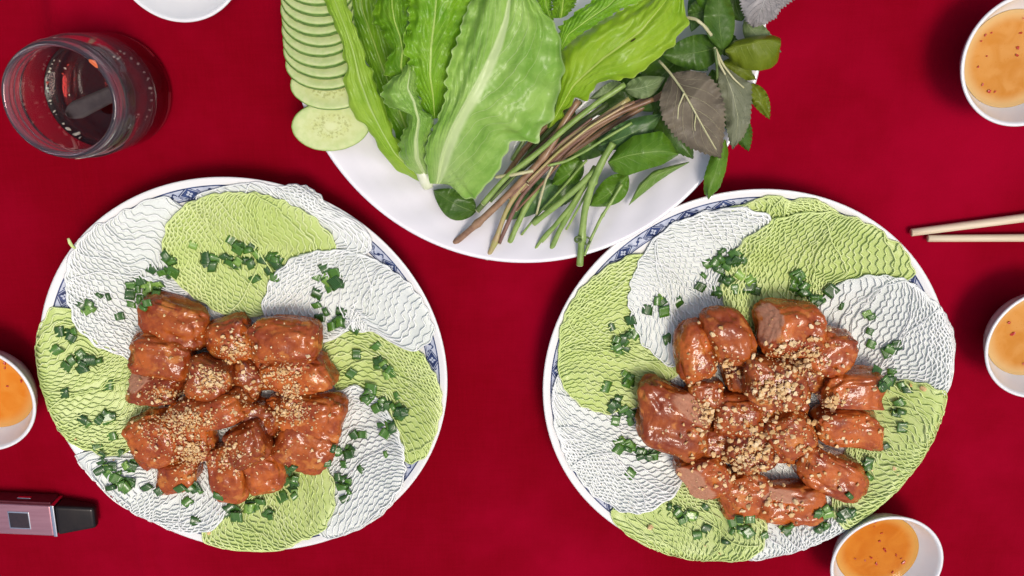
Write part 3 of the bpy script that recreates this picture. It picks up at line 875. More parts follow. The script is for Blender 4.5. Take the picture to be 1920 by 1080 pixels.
surfA0, surfB0 = Surf(hfA, occA), Surf(hfB, occB)
GSA = "of the vape plate"; GSB = "of the chopstick plate"
build_scallions(surfA0, [
    ("on the green sheet facing the lettuce", [(363, 460), (434, 450), (505, 481), (502, 508), (515, 520), (478, 522), (520, 498), (285, 505)],
        [(396, 490, 5, 16), (430, 490, 6, 20), (462, 462, 6, 18), (474, 488, 5, 18), (507, 490, 5, 18), (312, 484, 4, 13), (314, 512, 5, 13)]),
    ("on the white sheet facing the jar", [(262, 525), (187, 553), (204, 556), (226, 592), (247, 570)], [(256, 543, 4, 14), (285, 542, 7, 20), (268, 567, 4, 12), (166, 572, 4, 13)]),
    ("on the green sheet near the orange sauce", [(112, 622), (105, 656), (184, 676), (124, 687), (204, 721), (122, 737), (160, 795), (154, 787), (211, 817), (184, 838)], [(130, 626, 5, 14), (152, 675, 8, 22), (198, 782, 5, 14)]),
    ("in the heap beside the vape", [(225, 848), (192, 851), (187, 882), (245, 906), (276, 913), (298, 920), (338, 915), (351, 940), (375, 917), (410, 930), (367, 977), (190, 865)], [(222, 880, 9, 24), (225, 905, 8, 22), (255, 872, 3, 12), (362, 908, 3, 12)]),
    ("on the white sheet facing the other plate", [(608, 501), (627, 512), (594, 519), (642, 532), (616, 539), (594, 551), (594, 572), (611, 584), (640, 585), (663, 618), (600, 596)], [(628, 608, 5, 14), (622, 520, 3, 14)]),
    ("on the green sheet facing the other plate", [(707, 649), (669, 663), (714, 673), (659, 699), (743, 742)], [(716, 684, 4, 12), (728, 698, 4, 12), (693, 738, 5, 16), (722, 765, 8, 22), (752, 770, 6, 16), (724, 800, 4, 14)]),
    ("on the sheets at the near bottom edge", [(664, 816), (680, 814), (723, 851), (644, 869), (676, 879), (647, 934), (529, 930), (443, 954), (615, 869)], [(648, 840, 4, 14), (632, 845, 3, 10), (642, 900, 5, 14), (649, 915, 4, 12), (550, 884, 5, 16), (545, 905, 4, 14), (550, 922, 3, 9), (483, 950, 6, 20), (508, 961, 2, 9), (437, 960, 5, 14)]),
], GSA, None, 11)
build_scallions(surfB0, [
    ("on the white sheet facing the herbs", [(1353, 470), (1377, 474), (1394, 487), (1329, 494), (1319, 516), (1312, 537), (1343, 542), (1236, 559), (1272, 566), (1214, 580), (1245, 583), (1252, 635)], [(1354, 492, 7, 16), (1372, 482, 4, 12), (1355, 522, 5, 12), (1346, 550, 3, 9), (1236, 560, 2, 8)]),
    ("on the green sheet facing the chopsticks", [(1377, 539), (1404, 523), (1387, 516), (1410, 528), (1417, 545), (1404, 537), (1558, 545), (1380, 545)], [(1496, 525, 7, 18), (1505, 549, 7, 18), (1534, 556, 5, 14)]),
    ("on the white sheet beside the middle sauce", [(1577, 573), (1625, 588), (1634, 594), (1630, 621), (1633, 645), (1681, 645), (1664, 658), (1676, 652)], [(1674, 655, 2, 8)]),
    ("on the green sheet facing the vape plate", [(1182, 600), (1147, 612), (1171, 700), (1137, 724), (1175, 707), (1181, 789), (1154, 787)], [(1164, 645, 9, 20), (1180, 620, 3, 12), (1162, 760, 7, 20), (1185, 765, 4, 12), (1176, 715, 4, 12)]),
    ("on the white sheet facing the vape plate", [(1182, 887)], [(1168, 834, 5, 14), (1187, 840, 4, 12), (1208, 850, 5, 14), (1224, 856, 3, 9)]),
    ("on the green sheet at the bottom edge", [(1255, 949), (1308, 1003), (1324, 991), (1360, 1015), (1322, 952)], [(1274, 962, 6, 16), (1298, 962, 5, 15), (1384, 990, 9, 22), (1394, 974, 4, 14), (1397, 992, 3, 10)]),
    ("near the lowest sauce bowl", [(1433, 1004), (1592, 928), (1599, 957), (1578, 975)], [(1545, 957, 7, 20), (1585, 964, 4, 14), (1538, 988, 4, 12), (1473, 990, 4, 12)]),
    ("on the green sheet beside the middle sauce", [(1643, 694), (1672, 697), (1690, 722), (1700, 730), (1679, 773), (1686, 755), (1691, 800), (1659, 836), (1628, 892)], [(1661, 722, 5, 14), (1668, 712, 4, 12), (1635, 867, 4, 12), (1680, 770, 2, 8)]),
], GSB, None, 12)
finish_scallions()
build_peanuts(surfA0, [(395, 712, 18, 12, 353), (352, 785, 27, 11, 516), (358, 850, 18, 17, 598), (300, 800, 23, 22, 244), (440, 655, 18, 13, 244), (548, 735, 10, 11, 244), (535, 700, 23, 13, 217),
    (552, 772, 20, 11, 244), (300, 735, 28, 10, 163), (425, 855, 18, 18, 190), (470, 745, 34, 30, 119), (400, 750, 60, 40, 102), (560, 800, 50, 40, 68), (330, 640, 60, 40, 68), (440, 800, 120, 90, 102), (430, 700, 110, 70, 330), (430, 830, 110, 60, 300)],
    "bit of chopped roasted peanut sprinkled over the pork near the vape", "peanut bits on the plate near the vape", 150, 21, fine_px=(3.0, 5.5), coarse_px=(5.5, 11.0), coarse_share=.12)
build_peanuts(surfB0, [(1490, 676, 25, 18, 516), (1450, 732, 23, 11, 299), (1320, 780, 13, 17, 190), (1330, 722, 30, 14, 59), (1365, 770, 30, 25, 68), (1405, 850, 25, 28, 408), (1370, 875, 28, 30, 119), (1475, 790, 45, 28, 102),
    (1545, 755, 18, 11, 136), (1530, 800, 55, 30, 119), (1545, 860, 40, 20, 68), (1360, 690, 17, 11, 108), (1390, 920, 35, 28, 59), (1475, 955, 45, 16, 51), (1420, 760, 110, 90, 102), (1420, 690, 110, 70, 260), (1430, 850, 110, 70, 330), (1545, 640, 30, 24, 68)],
    "bit of chopped roasted peanut sprinkled over the pork near the chopsticks", "peanut bits on the plate near the chopsticks", 150, 22, fine_px=(3.0, 6.0), coarse_px=(7.0, 15.0), coarse_share=.22)

# ------------------------------------------------------------------ sauce bowls
def build_bowl(c, R, label, sauce_label, cols, seed, flakes=12, foot=0.0, sauce=True):
    t = thing("sauce_bowl", (c[0], c[1], foot), label, "bowl", "small white sauce bowls")
    k = R / .036
    prof = [(0, .002), (.0145, .002), (.0155, 0), (.0180, 0), (.0186, .0025), (.0235, .0075), (.0285, .0145), (.0322, .0220), (.0348, .0285),
            (.0358, .0300), (.0356, .0307), (.0347, .0310), (.0338, .0305), (.0331, .0285), (.0305, .0222), (.0270, .0150), (.0222, .0085), (.0165, .0050), (.009, .0040), (0, .0038)]
    V, F = lathe([(r * k, z) for r, z in prof], (c[0], c[1], foot), 96)
    mk("bowl_body", V, F, MAT['bowl'], t)
    if not sauce: return
    rs, zs = .0268 * k, .0150
    V, F = lathe([(0, zs - .0006), (rs * .9, zs - .0006), (rs * .97, zs - .0003), (rs * 1.004, zs + .0003), (rs * .98, zs - .0012), (.0222 * k, .0089), (.0165 * k, .0054), (.009 * k, .0044), (0, .0042)], (c[0], c[1], foot), 72, flip=False)
    m = sauce_mat("dipping_sauce_" + str(seed), *cols, rs)
    s = mk("dipping_sauce", V, F, m, loc=(c[0], c[1], foot + zs))
    tag(s, sauce_label, "sauce", "dipping sauces in the small bowls")
    r = random.Random(seed)
    for i in range(flakes):
        a, q = r.uniform(0, 6.28), rs * .85 * math.sqrt(r.random())
        me = CH_ME[r.randrange(3)]
        o = bpy.data.objects.new("chilli_flake", me); COL.objects.link(o); o.parent = s
        sc = r.uniform(.0006, .0017)
        o.location = (q * math.cos(a), q * math.sin(a), -.0001); o.rotation_euler = (r.uniform(-.3, .3), r.uniform(-.3, .3), r.uniform(0, 6.28)); o.scale = (sc * r.uniform(.8, 1.5), sc, sc * .6)
MAT['chilli'] = simple_mat("red_chilli", (.55, .030, .006), (.34, .016, .005), 900, .3, coat=.3)
CH_ME = []
for k in range(3):
    me = chunk_mesh(60 + k).copy(); me.name = "chilli_flake"; me.materials.clear(); me.materials.append(MAT['chilli']); CH_ME.append(me)
pale = ((.57, .22, .024), (.64, .29, .062), (.68, .44, .18))
deep = ((.55, .145, .002), (.62, .20, .012), (.66, .33, .07))
build_bowl((.2823, -.0214), .0361, "small white bowl of sauce nearest the shiso leaves, in the far corner", "pale orange dipping sauce with chilli flakes in the bowl nearest the herbs", pale, 1, 16)
build_bowl((.3253, -.1890), .0361, "small white sauce bowl standing just below the chopsticks", "pale orange dipping sauce in the bowl just below the chopsticks", pale, 2, 9)
build_bowl((-.3338, -.2259), .0361, "small white sauce bowl standing beyond the vape device", "deep orange dipping sauce in the bowl beside the vape device", ((.70, .20, .012), (.74, .26, .03), (.72, .36, .10)), 3, 12)
build_bowl((.2512, -.3478), .0378, "small white sauce bowl tucked against the noodle plate rim", "deep orange dipping sauce in the bowl against the noodle plate", deep, 4, 14)
b5 = P(330, -92, .031)
build_bowl((b5.x, b5.y), .0361, "small white bowl at the table edge beyond the glass jar", "pale orange dipping sauce in the bowl beyond the glass jar", pale, 5, 5, sauce=False)

# ------------------------------------------------------------------ chopsticks
MAT['wood'] = simple_mat("pale_chopstick_wood", (.66, .52, .34), (.76, .64, .46), 260, .5, (.05, 1, 1), .12)
def build_chopstick(a, b, z0, r0, r1, label):
    A = P(a[0], a[1], z0); B = P(b[0], b[1], z0 + .0006); B = A + (B - A).normalized() * .21
    t = np.linspace(0, 1, 14)
    path = np.array(A)[None] * (1 - t[:, None]) + np.array(B)[None] * t[:, None]
    rad = r0 + (r1 - r0) * t
    path = np.vstack([path[:1] + (path[:1] - path[1:2]) / np.linalg.norm(path[0] - path[1]) * .0004, path]); rad = np.r_[rad[0] * .84, rad]
    V, F = tube(path, rad, 14)
    tag(mk("chopstick", V, F, MAT['wood'], loc=A), label, "chopstick", "pair of wooden chopsticks")
build_chopstick((1709, 436), (1920, 408.5), .0030, .0024, .0033, "pale wooden chopstick lying at an angle, tip closest to the noodle plate")
build_chopstick((1740, 447), (1920, 446), .0026, .0022, .0030, "pale wooden chopstick lying straight, on the sauce bowl side")

# ------------------------------------------------------------------ glass jar
def build_jar():
    c = (-.2325, -.0396, 0)
    t = thing("glass_jar", c, "open clear glass jar of dark sauce with a screw-thread neck", "jar")
    outer = [(0, .0015), (.024, .0012), (.0265, 0), (.0300, .0004), (.0325, .0030), (.0330, .008), (.0330, .044), (.0326, .0475), (.0312, .0505), (.0298, .0525), (.0294, .0540),
             (.0297, .0550), (.0309, .0556), (.0311, .0564), (.0300, .0573), (.0295, .0583), (.0297, .0592), (.0308, .0598), (.0310, .0606), (.0298, .0615), (.0294, .0625), (.0296, .0640), (.0297, .0655), (.0293, .0667)]
    inner = [(.0284, .0671), (.0273, .0667), (.0267, .0655), (.0266, .060), (.0267, .055), (.0276, .0515), (.0292, .0480), (.0300, .0445), (.0301, .040), (.0301, .010), (.0292, .0065), (.027, .0052), (.020, .0048), (0, .0046)]
    V, F = lathe(outer + inner, c, 128)
    gl = NT("clear_glass"); gn = gl.noise(gl.co(), 40, 2)
    gl.set(base=gl.mix(gn, (.97, .97, .97), (.98, .98, .98)), rough=0.0, trans=1.0, ior=1.54, normal=gl.bump(gn, .08, .001))
    gl.translucent((.86, .82, .88), .028)  # pale lavender haze painted into the glass for light it would reflect
    gz = gl.xyz(gl.co())[2]
    mixn = [n for n in gl.t.nodes if n.type == 'MIX_SHADER'][0]
    gl.t.links.new(gl.step(gz, .049, .056, .015, .06), mixn.inputs[0])  # painted haze grows stronger up the neck and rim
    mk("jar_body", V, F, gl.mat, t)
    zl = .0235
    V, F = lathe([(0, zl), (.0285, zl), (.0296, zl + .0002), (.03015, zl + .0009), (.03025, zl - .001), (.03025, .010), (.0294, .0062), (.0272, .0050), (.020, .0046), (0, .0044)], c, 96, flip=False)
    s = mk("jar_sauce", V, F, glass_mat("fish_sauce", (.36, .040, .036), 1.34), loc=(c[0], c[1], zl))
    tag(s, "dark red-brown fish sauce with floating garlic inside the glass jar", "sauce")
    gm = simple_mat("garlic", (.70, .58, .44), (.80, .72, .60), 700, .35, coat=.2)
    gme = []
    for k in range(4):
        me = chunk_mesh(80 + k).copy(); me.name = "garlic_piece"; me.materials.clear(); me.materials.append(gm); gme.append(me)
    r = random.Random(5)
    spots = [(50, 116, 7), (56, 119, 5), (87, 125, 8), (122, 128, 6), (82, 165, 7), (83, 171, 6), (88, 190, 7), (87, 197, 4), (52, 229, 7), (47, 244, 4), (89, 256, 11), (109, 264, 12), (143, 276, 9), (143, 250, 17), (130, 178, 4),
             (76, 106, 5), (95, 109, 5), (112, 114, 5)]
    def bit(px, py, d, z, me, name):
        p = P(px, py, z); o = bpy.data.objects.new(name, me); COL.objects.link(o); o.parent = s
        o.location = p - Vector((c[0], c[1], zl)); sc = d / 2 * mpp(px, py, z)
        if math.hypot(p.x - c[0], p.y - c[1]) > .0285:
            q = Vector((p.x - c[0], p.y - c[1])) * (.0283 / math.hypot(p.x - c[0], p.y - c[1])); o.location.x, o.location.y = q.x, q.y
        o.scale = (sc, sc * r.uniform(.6, 1), sc * .7); o.rotation_euler = (r.uniform(0, 3), r.uniform(0, 3), r.uniform(0, 6))
    for (x, y, d) in spots: bit(x, y, d, zl + .0006, gme[r.randrange(4)], "garlic_piece")
    for k in range(14):
        a = -.9 + 1.9 * k / 13 + r.uniform(-.06, .06)
        o = bpy.data.objects.new("garlic_piece", gme[k % 4]); COL.objects.link(o); o.parent = s
        o.location = (.0288 * math.cos(a), .0288 * math.sin(a), .0005); sc = r.uniform(.0006, .0015); o.scale = (sc, sc * 1.3, sc); o.rotation_euler = (r.uniform(0, 3), r.uniform(0, 3), r.uniform(0, 6))
    for (x, y, d) in [(58, 148, 8), (60, 152, 7), (117, 138, 6), (128, 122, 6)]: bit(x, y, d, zl + .0006, CH_ME[r.randrange(3)], "chilli_piece")
    # chilli bit stuck on the rim
    p = P(163, 134, .0672)
    d = Vector((p.x - c[0], p.y - c[1])); d = d.normalized() * .0283
    o = bpy.data.objects.new("chilli_piece", CH_ME[1].copy()); COL.objects.link(o)
    o.data.materials.clear(); o.data.materials.append(simple_mat("orange_chilli", (.70, .10, .02), (.62, .16, .04), 700, .3, coat=.4))
    o.location = (c[0] + d.x, c[1] + d.y, .0680); o.scale = (.0030, .0021, .0013); o.rotation_euler = (0, .2, -.9)
    tag(o, "bright orange-red chilli scrap stuck on the rim of the glass jar", "chilli")
    # spoon leaning inside
    st = simple_mat("stainless_steel", (.07, .05, .05), (.11, .085, .08), 120, .4, metal=.4, bump=.03)
    sp = thing("spoon", (c[0], c[1], .01), "steel spoon handle poking out of the dark sauce inside the jar", "spoon")
    tip = np.array(P(124, 217, .043)); low = np.array([c[0] + .018, c[1] + .006, .0085])
    dirv = (low - tip) / np.linalg.norm(low - tip); side = np.cross(dirv, [0, 0, 1]); side /= np.linalg.norm(side); nrm = np.cross(side, dirv)
    V, F = [], []
    n = 16
    for i in range(n):
        q = i / (n - 1); w = .0052 * (1 - .3 * q) * (min(1, (.12 + q * 7)) ** .5)
        for (sx, sz) in ((-1, .0004), (-.5, .0010), (0, .0012), (.5, .0010), (1, .0004), (1, -.0002), (0, .0004), (-1, -.0002)):
            V.append(tip + (low - tip) * q + side * w * sx + nrm * (sz + .0012 * (sx * sx)))
    for i in range(n - 1):
        for j in range(8): F.append((i * 8 + j, i * 8 + (j + 1) % 8, (i + 1) * 8 + (j + 1) % 8, (i + 1) * 8 + j))
    F.append(tuple(range(8))); F.append(tuple(reversed(range((n - 1) * 8, n * 8))))
    mk("spoon_handle", V, F, st, sp)
    bv, bf = ICO4
    W = np.stack([bv[:, 0] * .010, bv[:, 1] * .0075, np.where(bv[:, 2] > 0, bv[:, 2] * .0006 - .0015 * (1 - np.hypot(bv[:, 0], bv[:, 1])), bv[:, 2] * .0030)], 1) + np.array([c[0] + .0165, c[1] + .006, .0092])
    mk("spoon_bowl", W, bf, st, sp)
build_jar()

# ------------------------------------------------------------------ vape
def rbox(name, pts, mat, parent, bev=.0008, smooth=False):
    """hexahedron from 8 points (bottom 4, top 4), bevelled"""
    bm = bmesh.new(); vs = [bm.verts.new(p) for p in pts]
    for f in ((0, 3, 2, 1), (4, 5, 6, 7), (0, 1, 5, 4), (1, 2, 6, 5), (2, 3, 7, 6), (3, 0, 4, 7)): bm.faces.new([vs[i] for i in f])
    bmesh.ops.recalc_face_normals(bm, faces=bm.faces)
    bmesh.ops.bevel(bm, geom=list(bm.edges), offset=bev, segments=4, profile=.6, affect='EDGES')
    V = [v.co[:] for v in bm.verts]; bm.verts.index_update(); F = [tuple(v.index for v in f.verts) for f in bm.faces]; bm.free()
    return mk(name, V, F, mat, parent)
def build_vape():
    zt = .0135
    a = P(104, 978, zt); left = P(0, 973.5, zt)
    ax = (left - a); ax.z = 0; ax.normalize(); ay = Vector((ax.y, -ax.x, 0))       # ax away from the mouthpiece, ay toward the viewer's top
    if ay.y < 0: ay = -ay
    w = (P(104, 950, zt) - P(104, 1006, zt)).length / 2
    o0 = Vector((a.x, a.y, 0))
    t = thing("vape_device", o0 + ax * .03, "pinkish metallic vape device with black mouthpiece lying on the cloth", "vape")
    pk = simple_mat("pink_metal", (.46, .22, .25), (.52, .26, .29), 400, .32, (.08, 1, 1), .05, metal=.75)
    dk = simple_mat("cloth_reflection_side", (.10, .018, .025), (.14, .025, .035), 300, .3, metal=.4)  # maroon paints the red cloth's reflection onto this side
    bk = simple_mat("smoky_plastic", (.008, .006, .006), (.016, .011, .010), 90, .3, bump=.1, coat=.15, spec=.2)
    sv = simple_mat("silver_trim", (.75, .74, .73), (.82, .81, .80), 300, .2, metal=1.0, bump=.03)
    wn_ = simple_mat("dark_window", (.025, .014, .014), (.035, .018, .018), 300, .08, coat=.5)
    def pt(u, v, z): return tuple(o0 + ax * u + ay * v + Vector((0, 0, z)))
    def box(name, u0, u1, v0, v1, z0, z1, mat, bev=.0008, par=None, shrink=0.0):
        s = shrink
        return rbox(name, [pt(u0, v0 + s, z0), pt(u1, v0 + s, z0), pt(u1, v1 - s, z0), pt(u0, v1 - s, z0), pt(u0, v0, z1), pt(u1, v0, z1), pt(u1, v1, z1), pt(u0, v1, z1)], mat, par or t, bev)
    body = box("body", .0022, .085, -w, w, .0004, zt, pk, .0014)
    box("side_panel", .0030, .084, w - .0003, w + .0016, .0012, zt - .0018, dk, .0005)
    box("trim_ring", .0, .0026, -w - .0002, w + .0004, .0004, zt + .0002, sv, .0006)
    # mouthpiece: tapered
    m = .0245
    rbox("mouthpiece", [pt(0, -w * .97, .001), pt(-m, -w * .62, .003), pt(-m, w * .72, .003), pt(0, w * .97, .001), pt(0, -w * .97, zt - .0003), pt(-m, -w * .62, zt - .0045), pt(-m, w * .72, zt - .0045), pt(0, w * .97, zt - .0003)], bk, t, .0026)
    f0, f1 = (a - P(57, 978, zt)).length, (a - P(17, 978, zt)).length
    wf = box("window_frame", f0, f1, -w * .58, w * .56, zt - .001, zt + .0004, sv, .0004)
    box("window", f0 + .0007, f1 - .0007, -w * .50, w * .48, zt - .0008, zt + .0006, wn_, .0003)
    bt = (a - P(48, 945, zt)).length
    box("button", bt - .0045, bt + .0045, w + .0012, w + .0022, .006, .0085, sv, .0004)
build_vape()
# ------------------------------------------------------------------ lettuce plate
CV, RV = (.0077, -.0071), .1311
def build_vplate():
    t = thing("serving_plate", (CV[0], CV[1], 0), "white swirl-textured plate holding lettuce, cucumber and herbs", "plate")
    prof = [(0, .0015), (.074, .0015), (.076, 0), (.081, 0), (.083, .002), (.100, .0085), (.118, .0180), (.1295, .0242), (.1310, .0255), (.1311, .0262), (.1302, .0266), (.1285, .0260),
            (.125, .0240), (.120, .0212), (.114, .0180), (.108, .0150), (.102, .0120), (.096, .0092), (.090, .0068), (.084, .0054), (.078, .0050), (.06, .0050), (.04, .005), (0, .0050)]
    V, F = lathe(prof, (CV[0], CV[1], 0), 288)
    V = np.array(V)
    r = np.hypot(V[:, 0] - CV[0], V[:, 1] - CV[1]); a = np.arctan2(V[:, 1] - CV[1], V[:, 0] - CV[0])
    top = np.zeros(len(V), bool); top[-(288 * 11 + 1):] = True
    s = np.sin(26 * (a + 9 * (r - .1)))
    V[:, 2] += np.where(top, .0008 * np.clip((r - .06) / .02, 0, 1) * np.clip((.1285 - r) / .006, 0, 1) * (np.abs(s) ** .7 * np.sign(s)), 0)
    mk("plate_body", V, F, MAT['swirl'], t)
build_vplate()

# cucumber slices
MAT['cucumber'] = cucumber_mat()
MAT['skin'] = simple_mat("cucumber_skin", (.055, .13, .018), (.12, .23, .04), 300, .35, coat=.3)
def build_slice(px, py, ha, hb, rot, tilt, roll, z, label):
    c = P(px, py, z); s = mpp(px, py, z)
    A, B, th = ha * s, hb * s, .0032
    r = random.Random(int(py * 7 + 999))
    n, ring = 64, [0, .2, .4, .6, .75, .88, .95, .985, 1.0]
    wob = [1 + .012 * math.sin(3 * i * 2 * math.pi / n + r.uniform(0, 1)) + r.uniform(-.004, .004) for i in range(n)]
    Mx = Matrix.Rotation(rot, 3, 'Z') @ Matrix.Rotation(tilt, 3, 'X') @ Matrix.Rotation(roll, 3, 'Y')
    V, F, U = [], [], []
    def add(q, i, zz):
        a = 2 * math.pi * i / n
        v = Vector((A * q * wob[i] * math.cos(a), B * q * wob[i] * math.sin(a), zz)); V.append(tuple(Mx @ v + c)); U.append((q * math.cos(a), q * math.sin(a)))
    add(0, 0, th / 2); idx = [[0]]
    for q in ring[1:]:
        idx.append(list(range(len(V), len(V) + n)))
        for i in range(n): add(q, i, th / 2 + .00035 * math.sin(q * 9) - (.00025 if q > .97 else 0))
    for a_, b_ in zip(idx[:-1], idx[1:]):
        for i in range(n):
            j = (i + 1) % n
            F.append((a_[0], b_[i], b_[j]) if len(a_) == 1 else (a_[i], b_[i], b_[j], a_[j]))
    k = len(V)
    for i in range(n): add(.985, i, -th / 2)
    V.append(tuple(Mx @ Vector((0, 0, -th / 2)) + c)); U.append((0, 0))
    for i in range(n): F.append((len(V) - 1, k + (i + 1) % n, k + i))
    t = thing("cucumber_slice", c, label, "cucumber", "cucumber slices fanned along the plate edge")
    mk("flesh", V, F, MAT['cucumber'], t, uv=U)
    V2, F2 = [], []
    for (q, zz) in ((.985, th / 2 - .0001), (1.006, th / 2 - .0005), (1.012, 0), (1.008, -th / 2 + .0004), (.98, -th / 2)):
        for i in range(n):
            a = 2 * math.pi * i / n; V2.append(tuple(Mx @ Vector((A * q * wob[i] * math.cos(a), B * q * wob[i] * math.sin(a), zz)) + c))
    for m_ in range(4):
        for i in range(n):
            j = (i + 1) % n; F2.append((m_ * n + i, (m_ + 1) * n + i, (m_ + 1) * n + j, m_ * n + j))
    mk("skin", V2, F2, MAT['skin'], t)
R_ = math.radians
ORD = ["second", "third", "fourth", "fifth", "sixth", "seventh", "eighth", "ninth", "tenth", "eleventh", "twelfth"]
build_slice(621, 236, 72, 46, R_(3), R_(3), R_(8), .0285, "oval cucumber slice lying flat and fully visible at the end of the row")
rows = [(616, 165, 70, 40, 14), (607, 126, 70, 41, 23), (603, 103, 70, 42, 28), (600, 83, 68, 42, 30), (597, 62, 67, 42, 30), (597, 44, 67, 42, 30), (595, 24, 67, 42, 30), (594, 5, 66, 42, 30), (593, -14, 66, 42, 30), (592, -33, 66, 42, 30), (591, -52, 66, 42, 30)]
for k, (x, y, a, b, tl) in enumerate(rows):
    build_slice(x, y, a, b / math.cos(R_(tl)) * .97, R_(-3 + .5 * math.sin(k * 2.3) * 4), R_(-tl), R_(5), .034 + .0004 * math.sin(k), f"cucumber slice, {ORD[k]} of the row counted from the flat one")

# leaves
def leaf_grid(L, M, R, zs, dome=0.0, ruff=0.0, fold=0.0, seed=0, nu=56, nv=33, ser=0.0, nser=20, sm=1, rf=7.0, ff=2.2, edge=0.0, jag=0.0, crin=0.0, pleat=0.0, npl=2.6, bull=0.0, bn=9, bs=1.2):
    r = np.random.default_rng(seed)
    L, M, R = resample(L, nu, sm), resample(M, nu, 3), resample(R, nu, sm)
    v = np.linspace(0, 1, nv); u = np.linspace(0, 1, nu)
    U, Vv = np.meshgrid(u, v, indexing='ij')
    w = np.abs(2 * Vv - 1)
    a = np.where(Vv < .5, 1 - 2 * Vv, 0)[..., None]; b = np.where(Vv >= .5, 2 * Vv - 1, 0)[..., None]
    C = M[:, None, :] + (L - M)[:, None, :] * a + (R - M)[:, None, :] * b
    if ser:
        saw = np.abs((U * nser + .25 * r.random()) % 1 - .35) ** .8 - .35
        C = C + (C - M[:, None, :]) * (ser * saw * w ** 6)[..., None]
        d = np.gradient(M, axis=0); d /= np.linalg.norm(d, axis=1)[:, None] + 1e-9
        C = C + d[:, None, :] * (ser * 30 * saw * w ** 6)[..., None]
    if jag:
        e = 0
        for _ in range(7): e = e + np.sin((U + (Vv > .5) * .37) * 6.28 * r.uniform(5, 20) + r.uniform(0, 6.28)) * r.uniform(.4, 1)
        out = C - M[:, None, :]; out = out / (np.linalg.norm(out, axis=2, keepdims=True) + 6)
        C = C + out * (jag * e * w ** 8 * np.sin(math.pi * np.clip(U * .98, 0, 1)) ** .3)[..., None]
    z = np.interp(U, np.linspace(0, 1, len(zs)), zs) + dome * (1 - w ** 2)
    def nz(f1, f2, n=5):
        s = 0
        for _ in range(n):
            s = s + np.sin(U * r.uniform(.5, 1.5) * f1 * 6.28 + Vv * r.uniform(-1, 1) * f2 * 6.28 + r.uniform(0, 6.28))
        return s / n ** .5
    side = (Vv > .5) * 2.1
    rr = 0
    for _ in range(4): rr = rr + np.sin(U * rf * 6.28 * r.uniform(.6, 1.5) + side + r.uniform(0, 6.28))
    z = z + pleat * (np.sin((Vv - .5) * npl * 6.28 + 1.5 * np.sin(U * 5 + seed) + seed) + .5 * np.sin((Vv - .5) * npl * 2.3 * 6.28 + 2 * np.sin(U * 4 + 1) + seed * 2)) * np.clip(U * 1.6, 0, 1) * (.3 + .7 * w) + ruff * rr / 2 * w ** 2.5 + fold * nz(1.2, ff) * (.35 + .65 * w) + edge * w ** 4
    if bull:
        dv_ = np.abs(Vv - .5); f_ = np.abs(((U - dv_ * bs + .03 * np.sin(U * 17 + seed) + .02 * np.sin(Vv * 13)) * bn) % 1 - .5)
        z = z - bull * np.exp(-(f_ / .13) ** 2) * np.clip(dv_ * 8, 0, 1) - 1.2 * bull * np.exp(-(dv_ / .035) ** 2)
    if crin:
        q = 0
        for _ in range(9): q = q + np.sin(C[..., 0] * r.normal(0, .075) + C[..., 1] * r.normal(0, .075) + r.uniform(0, 6.28))
        z = z + crin * q / 3
    W = PN(C[..., 0], C[..., 1], z)
    V = W.reshape(-1, 3)
    i = np.arange(nu - 1)[:, None] * nv + np.arange(nv - 1)[None, :]
    F = np.stack([i, i + nv, i + nv + 1, i + 1], -1).reshape(-1, 4)
    n = np.cross(V[F[len(F) // 2][1]] - V[F[len(F) // 2][0]], V[F[len(F) // 2][3]] - V[F[len(F) // 2][0]])
    if n[2] < 0: F = F[:, ::-1]
    return V, np.ascontiguousarray(F), np.stack([Vv.ravel(), U.ravel()], 1)

def leaf(name, mat, label, cat, group, *a, parent=None, **kw):
    V, F, uv = leaf_grid(*a, **kw)
    c = V.mean(0)
    o = mk(name, V, F, mat, parent, None if parent is not None else (c[0], c[1], V[:, 2].min()), uv=uv)
    if parent is None: tag(o, label, cat, group)
    return o

LP = leaf_mat("lettuce_pale_back", (.17, .36, .040), (.33, .53, .11), (.56, .69, .32), 8, 1.7, .05, .12, .88, .42, .4, edgel=.5, nscale=38, bump=.5, trans=.15, basepale=.5, cell=110, veinmix=.6, fine=-.22)
LG = leaf_mat("lettuce_green_face", (.10, .26, .008), (.22, .42, .022), (.42, .58, .12), 9, 1.2, .06, .05, .8, .38, .35, edgel=.6, nscale=45, bump=.5, trans=.25, veinmix=.5, fine=-.2)
LV = leaf_mat("lettuce_vivid_face", (.13, .34, .008), (.26, .50, .030), (.48, .66, .16), 9, 1.2, .06, .04, .8, .36, .4, edgel=.6, nscale=45, bump=.5, trans=.25, veinmix=.5, fine=-.2)
LY = leaf_mat("lettuce_yellow_face", (.22, .42, .018), (.34, .53, .05), (.46, .62, .18), 7, 1.0, .05, .05, .8, .4, .3, edgel=.6, nscale=45, bump=.4, trans=.25, veinmix=.4, fine=-.25)
LD = leaf_mat("lettuce_olive_face", (.19, .38, .010), (.31, .48, .028), (.46, .60, .12), 8, 1.2, .06, .03, .8, .38, .3, edgel=.7, nscale=30, bump=.5, trans=.2, veinmix=.4, fine=-.2, spot=(.62, .54, .012))
GL = "lettuce leaves heaped on the serving plate"
leaf("lettuce_leaf", LG, "dark shaded lettuce leaf deep in the gap beside the long folded one", "lettuce", GL,
     [(772, 310), (745, 262), (715, 200), (690, 127), (652, 20), (640, -40)], [(778, 308), (765, 250), (742, 190), (715, 120), (680, 20), (672, -40)], [(790, 305), (785, 230), (765, 170), (745, 110), (720, 20), (712, -40)],
     (.018, .022, .024, .026), dome=-.004, ruff=.001, nu=100, nv=41, bull=.0004, bn=9, bs=1.2, pleat=0.001, jag=1.7, crin=.00018, seed=1)
